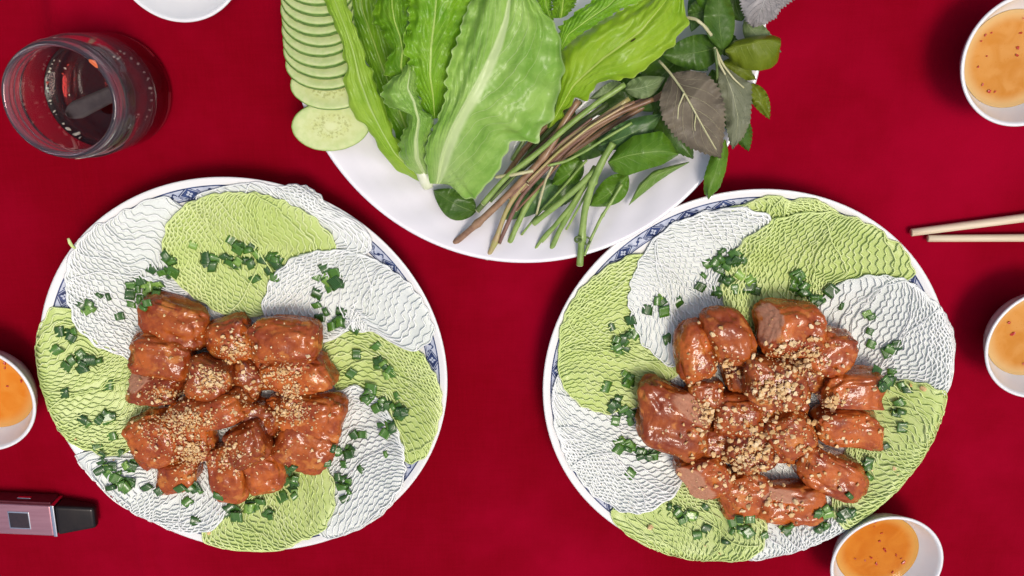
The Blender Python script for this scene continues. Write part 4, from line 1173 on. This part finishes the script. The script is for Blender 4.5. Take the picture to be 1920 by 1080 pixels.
leaf("lettuce_leaf", LY, "long folded lettuce leaf lying against the cucumber row", "lettuce", GL,
     [(790, 342), (770, 333), (743, 318), (717, 291), (703, 262), (690, 241), (668, 224), (657, 200), (648, 172), (643, 152), (652, 136), (646, 116), (640, 75), (623, 38), (607, 0), (590, -45)],
     [(793, 338), (765, 312), (740, 288), (715, 245), (693, 200), (675, 150), (662, 95), (643, 40), (627, 0), (612, -45)],
     [(797, 330), (782, 308), (757, 286), (740, 253), (721, 200), (706, 160), (693, 127), (673, 67), (655, 20), (650, 0), (640, -45)],
     (.022, .034, .042, .044, .044), dome=.002, ruff=.0012, fold=.0009, nu=100, nv=41, bull=.0004, bn=9, bs=1.2, pleat=0.0008, jag=1.7, crin=.00018, seed=2, edge=-.002)
leaf("lettuce_leaf", LG, "curled ruffled lettuce leaf between the folded leaf and the vivid one", "lettuce", GL,
     [(750, 160), (735, 148), (720, 138), (721, 122), (735, 95), (722, 75), (714, 52), (703, 48), (697, 36), (701, 12), (706, -30)], [(760, 152), (752, 125), (755, 95), (750, 68), (740, 40), (735, 10), (735, -35)], [(778, 140), (775, 115), (772, 85), (768, 50), (768, 20), (772, -35)],
     (.040, .046, .050, .048), dome=.003, ruff=.0035, fold=.0016, nu=100, nv=41, bull=.0004, bn=9, bs=1.2, pleat=0.0022, jag=1.7, crin=.00018, seed=3, rf=5)
leaf("lettuce_leaf", LV, "vivid green lettuce leaf behind the large front one", "lettuce", GL,
     [(806, 228), (796, 212), (788, 190), (772, 150), (766, 112), (756, 95), (758, 60), (768, 35), (762, 0), (770, -45)], [(815, 222), (812, 180), (806, 140), (808, 90), (815, 30), (822, -45)], [(824, 222), (836, 200), (845, 150), (866, 80), (888, 10), (900, -45)],
     (.042, .050, .052, .050, .048), dome=.003, ruff=.0022, fold=.0016, nu=100, nv=41, bull=.0010, bn=9, bs=1.2, pleat=0.0018, jag=1.7, crin=.00018, seed=4)
leaf("lettuce_leaf", LP, "pale curled lettuce leaf with a rolled lobe beside the front leaf base", "lettuce", GL,
     [(788, 332), (765, 315), (750, 295), (748, 265), (764, 232), (764, 212), (746, 206), (727, 200), (716, 184), (716, 166), (735, 146), (752, 138), (760, 122)],
     [(797, 330), (782, 298), (780, 260), (785, 225), (778, 190), (765, 165), (768, 140), (770, 122)],
     [(810, 325), (805, 295), (806, 262), (815, 226), (804, 212), (792, 208), (787, 185), (780, 165), (784, 142), (786, 126)],
     (.028, .042, .052, .056, .054, .050), dome=.003, ruff=.0024, fold=.0022, nu=100, nv=41, bull=.0011, bn=8, bs=1.7, pleat=0.0014, jag=1.7, crin=.00018, seed=5, edge=-.005)
leaf("lettuce_leaf", LD, "broad olive lettuce leaf with a small dark spot, overlapping the herb stems", "lettuce", GL,
     [(1026, 240), (1036, 170), (1050, 95), (1090, 62), (1125, 39), (1165, 18), (1200, 2), (1240, -40)], [(1030, 240), (1075, 160), (1130, 110), (1200, 60), (1250, 0), (1262, -40)],
     [(1034, 238), (1046, 226), (1058, 220), (1053, 207), (1066, 203), (1075, 198), (1078, 182), (1088, 186), (1096, 189), (1106, 182), (1111, 165), (1133, 152), (1160, 149), (1184, 147), (1222, 121), (1242, 102), (1258, 86), (1271, 73), (1281, 58), (1293, 47), (1291, 36), (1284, 30), (1283, 10), (1286, -40)],
     (.034, .046, .052, .052, .048), dome=.004, ruff=.0016, fold=.0022, bull=.0010, bn=8, bs=1.2, pleat=0.0016, jag=1.7, crin=.00018, seed=6, edge=-.003, nu=90)
leaf("lettuce_leaf", LV, "glossy folded lettuce flap lying along the olive leaf", "lettuce", GL,
     [(1046, 96), (1045, 70), (1050, 48), (1080, 22), (1112, 0), (1160, -45)], [(1050, 96), (1065, 65), (1098, 40), (1140, 12), (1190, -40)], [(1055, 94), (1072, 76), (1092, 63), (1125, 41), (1165, 17), (1202, 2), (1240, -40)],
     (.050, .058, .060, .058), dome=.005, ruff=.0008, fold=.001, nu=100, nv=41, bull=.0010, bn=9, bs=1.2, pleat=0.0008, jag=1.7, crin=.00018, seed=7)
leaf("lettuce_leaf", LG, "crumpled lettuce leaf tip at the far edge beside the glossy flap", "lettuce", GL,
     [(1036, 34), (1034, 10), (1040, -45)], [(1052, 34), (1055, 10), (1062, -45)], [(1062, 30), (1078, 12), (1084, -10), (1095, -45)], (.052, .057, .058), dome=.003, ruff=.002, fold=.002, nu=100, nv=41, bull=.0010, bn=9, bs=1.2, pleat=0.0015, jag=1.7, crin=.00018, seed=8)
leaf("lettuce_leaf", LV, "narrow crumpled lettuce tip squeezed behind the large front leaf", "lettuce", GL,
     [(1030, 40), (1010, 18), (1000, -45)], [(1034, 40), (1024, 10), (1020, -45)], [(1039, 38), (1034, 10), (1040, -45)], (.050, .054, .055), dome=.002, ruff=.002, fold=.001, nu=100, nv=41, bull=.0010, bn=9, bs=1.2, pleat=0.001, jag=1.7, crin=.00018, seed=9)
leaf("lettuce_leaf", LP, "large pale lettuce leaf in front, underside up with a thick white midrib", "lettuce", GL,
     [(806, 344), (802, 325), (796, 290), (800, 268), (818, 228), (832, 195), (836, 165), (838, 130), (850, 95), (858, 70), (872, 25), (884, -5), (900, -50)],
     [(820, 345), (832, 290), (848, 245), (868, 205), (892, 165), (912, 128), (932, 85), (948, 40), (955, 0), (958, -50)],
     [(838, 345), (852, 352), (862, 366), (876, 378), (884, 366), (892, 377), (905, 352), (922, 340), (934, 322), (938, 304), (950, 292), (952, 274), (962, 266), (985, 263), (1004, 270), (1014, 264), (1013, 238), (1030, 234), (1040, 218), (1038, 196), (1052, 180), (1049, 160), (1058, 140), (1055, 112), (1052, 75), (1046, 58), (1036, 40), (1020, 22), (1005, 0), (990, -50)],
     (.034, .050, .060, .062, .058, .054), dome=.004, ruff=.0016, fold=.0032, bull=.0011, bn=8, bs=1.7, pleat=0.003, jag=1.7, crin=.00018, seed=10, nu=110, nv=49, ff=1.6, sm=1)
tag(mk("lettuce_rib", *tube(resample([P(787, 312, .030), P(797, 335, .029), P(803, 352, .027)], 8), np.array([.0030, .0033, .0036, .0038, .0038, .0038, .0036, .0030]), 12, .7), simple_mat("white_lettuce_rib", (.66, .70, .46), (.78, .80, .64), 120, .35), loc=P(803, 350, .024)),
    "thick white cut lettuce rib end beside the large pale leaf", "lettuce")

# herbs
HB = {
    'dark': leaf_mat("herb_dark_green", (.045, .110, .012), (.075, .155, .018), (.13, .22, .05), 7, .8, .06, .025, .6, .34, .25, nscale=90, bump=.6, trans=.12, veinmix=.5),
    'blue': leaf_mat("herb_bluish_green", (.055, .130, .035), (.090, .185, .050), (.16, .27, .08), 7, .8, .06, .03, .6, .36, .25, nscale=90, bump=.5, trans=.12, veinmix=.5),
    'mid': leaf_mat("herb_mid_green", (.075, .185, .010), (.115, .24, .018), (.19, .32, .06), 6, .8, .06, .03, .6, .34, .25, nscale=80, bump=.5, trans=.15, veinmix=.55),
    'olive': leaf_mat("herb_olive_green", (.125, .175, .008), (.165, .215, .012), (.21, .26, .03), 9, .3, .12, .02, .6, .38, .2, nscale=90, bump=.5, trans=.15, veinmix=.35),
    'pale': leaf_mat("herb_pale_back", (.15, .22, .08), (.22, .29, .13), (.32, .40, .20), 7, .7, .10, .03, .6, .5, .05, nscale=90, bump=.4, trans=.15),
    'light': leaf_mat("herb_light_green", (.13, .25, .035), (.19, .32, .06), (.30, .42, .14), 6, .4, .10, .03, .6, .4, .15, nscale=90, bump=.4, trans=.2),
    'shisop': leaf_mat("shiso_purple_back", (.105, .085, .060), (.185, .155, .105), (.42, .38, .24), 6, 1.0, .07, .028, .7, .5, .08, nscale=55, bump=.8, trans=.06, fine=-.1),
    'shisog': leaf_mat("shiso_grey_green", (.135, .150, .085), (.21, .22, .14), (.36, .38, .22), 6, 1.0, .07, .03, .7, .5, .08, nscale=55, bump=.8, trans=.06, fine=-.1),
    'shisos': leaf_mat("shiso_silver_grey", (.23, .21, .20), (.34, .32, .31), (.44, .43, .40), 10, .7, .10, .02, .7, .4, .1, nscale=60, bump=.9, trans=.05, fine=-.05),
}
def ovate(base, tip, width, bend=0.0, peak=.75, n=30):
    b, t = np.array(base, float), np.array(tip, float); d = t - b; L = np.linalg.norm(d); p = np.array([d[1], -d[0]]) / L
    u = np.linspace(0, 1, n)[:, None]
    M = b + d * u + p * bend * 4 * u * (1 - u)
    w = width / 2 * np.sin(math.pi * u ** peak) ** .85
    return (M + p * w).tolist(), M.tolist(), (M - p * w).tolist()
GH = "loose herb leaves on the serving plate"
def herb(kind, label, cat, shape, zs, seed, parent=None, **kw):
    kw = {**dict(dome=.002, ruff=.0007, fold=.0008, nu=44, nv=25), **kw}
    return leaf("herb_leaf", HB[kind], label, cat, GH, *shape, zs, seed=seed, parent=parent, **kw)

STEMS = {}
SM = {n: simple_mat("stem_" + n, a, b, 120, .4, None, .2, coat=.15) for n, a, b in (
    ('mauve', (.19, .095, .055), (.36, .22, .12)), ('yellow', (.36, .34, .10), (.44, .30, .16)), ('brown', (.17, .085, .045), (.27, .15, .07)), ('darkm', (.15, .07, .05), (.25, .13, .09)),
    ('green', (.17, .28, .05), (.28, .40, .10)), ('pale', (.45, .44, .22), (.55, .52, .30)), ('dgreen', (.07, .12, .025), (.13, .19, .05)), ('cut', (.55, .55, .30), (.62, .60, .36)))}
def stem(name, mat, pts, zs, rpx, label, cat="herb sprig", nodes=(), flat=.9):
    pts = np.array(pts, float); q = resample(pts, 36, 4)
    z = np.interp(np.linspace(0, 1, 36), np.linspace(0, 1, len(zs)), zs)
    path = PN(q[:, 0], q[:, 1], z)
    s = mpp(q[0, 0], q[0, 1], zs[0]); u = np.linspace(0, 1, 36)
    rad = .76 * rpx * s * (1 + .05 * np.sin(u * 23 + rpx))
    for nd in nodes: rad = rad * (1 + .45 * np.exp(-((u - nd) / .022) ** 2))
    t = thing(name, path[0], label, cat, "herb sprigs bundled on the serving plate")
    V, F = tube(path, rad, 10, flat)
    mk("stem", V, F, SM[mat], t)
    d = (path[0] - path[1]); d /= np.linalg.norm(d)
    V, F = tube(np.stack([path[0] - d * .0004, path[0] + d * .00035]), np.array([rad[0] * .93, rad[0] * .90]), 10, flat)
    mk("cut_end", V, F, SM['cut'], t)
    return t
# dark filling stems first (low in the bundle)
for k, (mt, pts, zs, r, lab) in enumerate([
    ('dgreen', [(935, 360), (990, 290), (1040, 235), (1090, 190)], (.020, .024, .026), 6, "dark green herb stem deep in the bundle under the front lettuce leaf"),
    ('brown', [(945, 335), (975, 290), (1010, 250), (1060, 200)], (.018, .022, .024), 7, "brown herb stem in the shade below the lettuce edge"),
    ('dgreen', [(895, 395), (940, 345), (1000, 300), (1075, 240), (1140, 195)], (.022, .026, .026), 7, "dark green herb stem running beside the brown stalk"),
    ('brown', [(1000, 330), (1070, 285), (1140, 240), (1215, 195), (1250, 170)], (.024, .028, .030), 7, "brown herb stem lowest in the woody bunch"),
    ('darkm', [(985, 300), (1050, 240), (1110, 200), (1170, 160)], (.024, .026, .028), 6, "dark wine coloured herb stem at the lettuce edge"),
    ('dgreen', [(960, 300), (975, 275), (990, 250)], (.024, .026, .026), 5, "short olive herb stem in the shaded gap under the lettuce")]):
    stem("herb_sprig", mt, pts, zs, r, lab)
# herb leaves under the stems
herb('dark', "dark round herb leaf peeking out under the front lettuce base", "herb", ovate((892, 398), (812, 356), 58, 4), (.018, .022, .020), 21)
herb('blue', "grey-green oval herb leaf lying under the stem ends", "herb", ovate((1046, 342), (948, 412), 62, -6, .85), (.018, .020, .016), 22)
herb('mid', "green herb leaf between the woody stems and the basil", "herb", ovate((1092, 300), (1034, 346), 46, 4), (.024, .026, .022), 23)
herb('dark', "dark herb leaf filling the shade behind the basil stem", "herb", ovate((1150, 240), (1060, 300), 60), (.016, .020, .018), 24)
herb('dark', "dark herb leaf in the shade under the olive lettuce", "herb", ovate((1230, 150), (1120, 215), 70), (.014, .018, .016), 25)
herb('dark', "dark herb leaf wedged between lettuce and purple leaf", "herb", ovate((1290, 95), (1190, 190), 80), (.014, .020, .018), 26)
herb('dark', "small dark herb leaf beside the purple leaf edge", "herb", ovate((1240, 180), (1195, 205), 40), (.026, .030, .028), 27)
herb('pale', "pale herb leaf underside peeking below the olive lettuce", "herb", ovate((1165, 155), (1105, 185), 26, 3), (.036, .040, .036), 28)
herb('pale', "silvery curled herb leaf beside the purple leaf stalk", "herb", ovate((1172, 168), (1248, 145), 42, -6), (.034, .040, .036), 29)
herb('blue', "bluish basil leaf above the big basil leaf", "herb", ovate((1122, 272), (1240, 214), 52, -8, .9), (.032, .038, .036), 30, nser=14, ser=.03)
herb('dark', "dark herb leaf under the shiso and above the plate edge", "herb", ovate((1230, 200), (1300, 298), 62), (.022, .026, .024), 31, ser=.12, nser=16)
herb('mid', "narrow basil leaf behind the pale thin stem", "herb", ovate((1178, 328), (1104, 386), 50, 5, .8), (.020, .024, .018), 32)
herb('light', "light green folded basil leaf with a curled stalk", "herb", ([(1292, 303), (1260, 310), (1225, 320), (1198, 345), (1178, 386)], [(1292, 304), (1255, 318), (1222, 332), (1196, 358), (1178, 386)], [(1292, 305), (1262, 322), (1232, 342), (1205, 364), (1178, 386)]), (.024, .026, .022), 33, dome=.003)
herb('dark', "dark serrated herb leaf behind the grey-green shiso", "herb", ovate((1380, 215), (1404, 284), 40), (.022, .022, .018), 34, ser=.15, nser=12)
herb('mid', "narrow green herb leaf drooping over the plate rim above the noodles", "herb", ([(1356, 262), (1333, 290), (1320, 330), (1319, 360), (1328, 374)], [(1358, 262), (1350, 295), (1338, 335), (1330, 362), (1328, 374)], [(1361, 262), (1366, 285), (1361, 320), (1350, 352), (1328, 374)]), (.036, .038, .036, .034), 35, dome=.003, ser=.1, nser=12)
herb('olive', "small serrated herb leaf pointing out over the red cloth", "herb", ovate((1404, 156), (1443, 224), 34, 3), (.030, .032, .030), 36, ser=.12, nser=12)
herb('pale', "pale green herb leaf half hidden behind the silver shiso", "herb", ovate((1395, 38), (1465, 98), 44, -6), (.028, .032, .030), 37, ser=.1, nser=12)
herb('dark', "big dark herb leaf behind the olive lettuce tip", "herb", ovate((1362, 84), (1240, 104), 66, 5, .85), (.030, .036, .034), 38)
herb('blue', "bluish herb leaf in the shade above the purple shiso", "herb", ovate((1285, 95), (1328, 132), 44), (.028, .030, .028), 39)
herb('dark', "brownish herb leaf at the far side of the lettuce tip", "herb", ovate((1290, 30), (1348, 12), 46), (.034, .036, .034), 40, ser=.1)
herb('dark', "dark herb leaf standing between lettuce tip and silver shiso", "herb", ovate((1356, 96), (1348, -40), 58, 4, .8), (.038, .044, .042), 41)
herb('dark', "dark herb leaf at the far plate edge under the silver shiso", "herb", ovate((1390, 40), (1372, -50), 60, 4, .8), (.028, .032, .032), 42)
herb('blue', "shaded herb leaf tucked behind the lettuce tip", "herb", ovate((1330, -40), (1296, 60), 50), (.024, .028, .026), 43)
herb('olive', "long olive herb leaf folded lengthwise, pointing at the red cloth", "herb", ([(1360, 92), (1376, 76), (1418, 67), (1450, 66), (1464, 72)], [(1360, 95), (1385, 86), (1420, 80), (1448, 80), (1464, 84)], [(1360, 100), (1374, 118), (1396, 131), (1424, 133), (1446, 128), (1458, 117), (1461, 104), (1462, 92)]), (.040, .044, .042), 44, dome=.003, edge=-.004)
for k, (kind, lab, b_, t_, wd, zz) in enumerate([
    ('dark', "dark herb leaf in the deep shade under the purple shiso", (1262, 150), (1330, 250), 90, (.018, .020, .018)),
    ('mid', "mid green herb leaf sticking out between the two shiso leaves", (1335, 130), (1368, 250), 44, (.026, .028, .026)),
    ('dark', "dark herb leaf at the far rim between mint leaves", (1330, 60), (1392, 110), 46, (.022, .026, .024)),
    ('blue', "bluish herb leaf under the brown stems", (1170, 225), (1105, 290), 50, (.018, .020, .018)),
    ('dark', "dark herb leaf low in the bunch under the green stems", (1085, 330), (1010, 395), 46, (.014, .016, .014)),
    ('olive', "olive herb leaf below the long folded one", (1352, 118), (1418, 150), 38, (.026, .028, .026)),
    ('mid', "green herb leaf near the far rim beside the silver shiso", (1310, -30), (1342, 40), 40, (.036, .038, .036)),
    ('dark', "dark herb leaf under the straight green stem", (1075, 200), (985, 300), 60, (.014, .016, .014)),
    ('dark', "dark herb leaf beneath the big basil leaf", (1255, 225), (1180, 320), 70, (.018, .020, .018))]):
    herb(kind, lab, "herb", ovate(b_, t_, wd, 3), zz, 60 + k, ser=.1, nser=14)
bas = herb('mid', "broad glossy basil leaf in the middle of the herbs", "herb", ([(1140, 302), (1160, 275), (1188, 254), (1215, 250), (1240, 245), (1256, 262), (1272, 286)], [(1140, 304), (1175, 292), (1210, 286), (1240, 283), (1272, 288)], [(1140, 306), (1150, 322), (1175, 330), (1208, 319), (1242, 309), (1272, 291)]), (.038, .044, .040), 45, dome=.005, fold=.0012)
# shiso leaves: blade and stalk
def shiso(kind, label, shape, zs, seed, stalk, **kw):
    V, F, uv = leaf_grid(*shape, zs, seed=seed, **{**dict(dome=.002, ruff=.0010, fold=.0010, nu=90, nv=41, ser=.16, nser=24), **kw})
    c = V.mean(0)
    t = thing("shiso_leaf", (c[0], c[1], V[:, 2].min()), label, "shiso leaf", "shiso leaves on the serving plate")
    mk("blade", V, F, HB[kind], t, uv=uv)
    for pts, zz, r in stalk:
        q = resample(pts, 20, 2); z = np.interp(np.linspace(0, 1, 20), np.linspace(0, 1, len(zz)), zz)
        pa = PN(q[:, 0], q[:, 1], z)
        mk("stalk", *tube(pa, np.linspace(1, .45, 20) * r * mpp(pts[0][0], pts[0][1], .04), 8), SM['pale'], t)
shiso('shisog', "grey-green shiso leaf overlapping the purple one, above the red cloth", ([(1342, 96), (1345, 130), (1347, 160), (1358, 205), (1362, 240), (1368, 268), (1374, 280)], [(1342, 96), (1356, 130), (1374, 175), (1384, 220), (1380, 262), (1374, 280)], [(1342, 96), (1360, 124), (1386, 143), (1410, 157), (1410, 190), (1407, 228), (1395, 256), (1374, 280)]),
      (.034, .040, .040, .036), 51, [([(1341, 92), (1348, 118), (1360, 140)], (.040, .042, .043), 4), ([(1342, 94), (1356, 122), (1376, 148), (1395, 165)], (.040, .042, .042), 3)])
shiso('shisop', "large purple-grey shiso leaf with pale branching veins", ([(1257, 137), (1243, 165), (1236, 190), (1242, 224), (1262, 252), (1290, 276), (1320, 288), (1352, 297)], [(1257, 137), (1280, 170), (1300, 205), (1320, 245), (1338, 275), (1352, 297)], [(1257, 137), (1290, 132), (1322, 136), (1345, 158), (1358, 190), (1360, 225), (1358, 255), (1352, 297)]),
      (.042, .050, .048, .042), 52, [([(1236, 114), (1257, 137), (1282, 172), (1304, 212), (1325, 250), (1344, 282)], (.038, .0455, .052, .053, .050, .045), 2.6), ([(1283, 174), (1272, 200), (1270, 235)], (.0525, .051, .049), 1.8), ([(1305, 214), (1302, 235), (1306, 262)], (.0525, .050, .047), 1.6)])
shiso('shisos', "silvery grey shiso leaf with toothed edge at the far plate rim", ([(1440, -60), (1405, -45), (1384, -15), (1390, 14), (1398, 40), (1412, 52)], [(1445, -60), (1440, -30), (1432, 5), (1420, 35), (1412, 52)], [(1450, -60), (1485, -45), (1488, 0), (1464, 18), (1455, 34), (1436, 45), (1412, 52)]),
      (.044, .048, .046, .040), 53, [], ser=.18, nser=26, fold=.0014)
# stems over
stem("herb_sprig", 'mauve', [(848, 459), (890, 424), (925, 392), (965, 352), (1005, 312), (1032, 280), (1046, 250), (1060, 225), (1085, 188)], (.023, .028, .034, .036, .036), 8, "thick mauve herb stalk with a swollen joint reaching nearest the plate rim", nodes=(.17, .66))
stem("herb_sprig", 'yellow', [(912, 485), (922, 470), (932, 446), (944, 405), (962, 370), (1000, 325), (1060, 262), (1130, 220), (1180, 185)], (.024, .028, .033, .036, .036), 6, "yellow herb stalk with a reddish kinked lower end", nodes=(.09,))
stem("herb_sprig", 'darkm', [(936, 456), (955, 412), (975, 370), (1012, 328), (1075, 268), (1160, 206), (1215, 184)], (.026, .030, .034, .038, .036), 5, "thin dark mauve herb stem crossing the yellow stalk")
stem("herb_sprig", 'brown', [(990, 345), (1040, 290), (1100, 245), (1160, 212), (1225, 186)], (.034, .038, .040), 6, "brown woody herb stem on top of the bunch")
stem("herb_sprig", 'mauve', [(975, 360), (1020, 315), (1070, 262), (1130, 218), (1190, 192)], (.030, .036, .038), 5, "slim reddish herb stem beside the woody ones")
stem("herb_sprig", 'green', [(905, 382), (950, 330), (1010, 285), (1060, 240), (1120, 192), (1172, 158)], (.032, .036, .040, .042), 6.5, "straight bright green herb stem along the lettuce edge")
stem("herb_sprig", 'pale', [(930, 332), (965, 327), (1000, 320)], (.032, .036, .036), 4.5, "short pale herb stem sticking out from the lettuce edge")
stem("herb_sprig", 'pale', [(1006, 402), (1014, 370), (1024, 335), (1036, 312)], (.024, .028, .034), 3, "thin pale stem hanging straight beside the oval leaf")
stem("herb_sprig", 'green', [(956, 454), (968, 425), (985, 390), (1010, 350)], (.020, .022, .024), 7, "short thick green stem end beside the mauve stalk")
stem("herb_sprig", 'green', [(1000, 419), (1050, 380), (1090, 345), (1120, 315)], (.026, .032, .036), 7.5, "thick green stem ending above the plate, beside the oval leaf")
stem("herb_sprig", 'green', [(1002, 468), (1022, 440), (1060, 402), (1090, 362), (1115, 325)], (.022, .026, .030), 4, "thin green stem with a slanted end in the middle bunch")
stem("herb_sprig", 'green', [(1015, 452), (1045, 418), (1072, 385), (1095, 350), (1112, 318)], (.022, .028, .033), 6, "green stem in the middle bunch with a blunt end")
stem("herb_sprig", 'green', [(1034, 466), (1050, 430), (1070, 395), (1092, 355), (1116, 312)], (.022, .027, .032), 6.5, "green stem in the middle bunch reaching nearest the basil stalk")
stem("herb_sprig", 'green', [(1028, 310), (1060, 303), (1100, 282), (1140, 256), (1185, 230)], (.036, .038, .040), 3.6, "slender curved light green stem joining the bluish basil leaf")
for mt, pts, zs, r_, lab in [
    ('green', [(978, 440), (1010, 400), (1055, 352), (1100, 300)], (.020, .026, .032), 3, "thin green stem lying under the thick slanted one"),
    ('brown', [(968, 395), (1010, 352), (1062, 290), (1120, 240), (1180, 205)], (.026, .032, .036), 3.2, "thin brown stem threading through the woody bunch"),
    ('darkm', [(955, 372), (1000, 325), (1050, 268), (1110, 222)], (.030, .035, .036), 2.8, "thin wine coloured stem beside the thick mauve stalk"),
    ('yellow', [(990, 340), (1045, 286), (1105, 238), (1170, 200)], (.036, .040, .040), 3.2, "thin yellowish stem lying on the woody bunch"),
    ('dgreen', [(920, 378), (965, 330), (1020, 276), (1070, 228)], (.028, .032, .034), 3.5, "thin dark green stem beside the straight bright one"),
    ('green', [(1062, 430), (1082, 395), (1104, 352), (1128, 306)], (.024, .030, .036), 3, "thin green stem close behind the thickest stalk")]:
    stem("herb_sprig", mt, pts, zs, r_, lab)
bst = stem("basil_sprig", 'green', [(1087, 497), (1090, 455), (1096, 395), (1110, 345), (1130, 300), (1150, 268)], (.0285, .030, .034, .038, .040), 8.5, "thickest green stalk, its end hanging over the plate rim", nodes=(.21, .66))
tst = stem("herb_sprig", 'green', [(1096, 478), (1106, 452), (1126, 410), (1150, 372), (1166, 345)], (.028, .028, .028), 3.8, "thin green stem leaning beside the thickest stalk", nodes=(.55,))
a = np.linspace(0, 2 * math.pi * .9, 16)
pa = PN(1084 + 6 * np.cos(a), 449 + 5 * np.sin(a), .0335 + .001 * np.sin(a))
mk("tendril", *tube(pa, .0007, 6), SM['dgreen'], bst)
pa = PN(1101 + 5 * np.cos(a), 452 + 7 * np.sin(a), .030 + .001 * np.sin(a))
mk("tendril", *tube(pa, .0006, 6), SM['dgreen'], tst)
stem("herb_sprig", 'light' if 'light' in SM else 'pale', [(1288, 33), (1305, 36), (1320, 48), (1334, 66)], (.044, .048, .048, .046), 4, "pale curved leaf stalk curling out of the lettuce tip")
stem("herb_sprig", 'dgreen', [(1340, 90), (1344, 120), (1345, 152)], (.044, .042, .038), 3.5, "short dark stalk standing beside the grey-green shiso base")
# crumbs
o = mk("leaf_crumb", *tube(PN(np.array([777., 779, 780]), np.array([366., 372, 379]), np.array([.0125, .014, .0125])), np.array([.0005, .0013, .0006]), 6, .6), SM['brown'], loc=P(779, 372, .012))
tag(o, "tiny brown leaf crumb on the bare white of the serving plate", "crumb")
q = PN(np.array([128., 131, 135, 141]), np.array([447., 455, 461, 466]), np.array([.029, .028, .027, .026]))
o = mk("noodle_bit", *tube(q, np.array([.0007, .0011, .001, .0006]), 6), MAT['ngreen'], loc=q[3])
tag(o, "loose noodle bit sticking out over the rim toward the jar", "noodle bit")
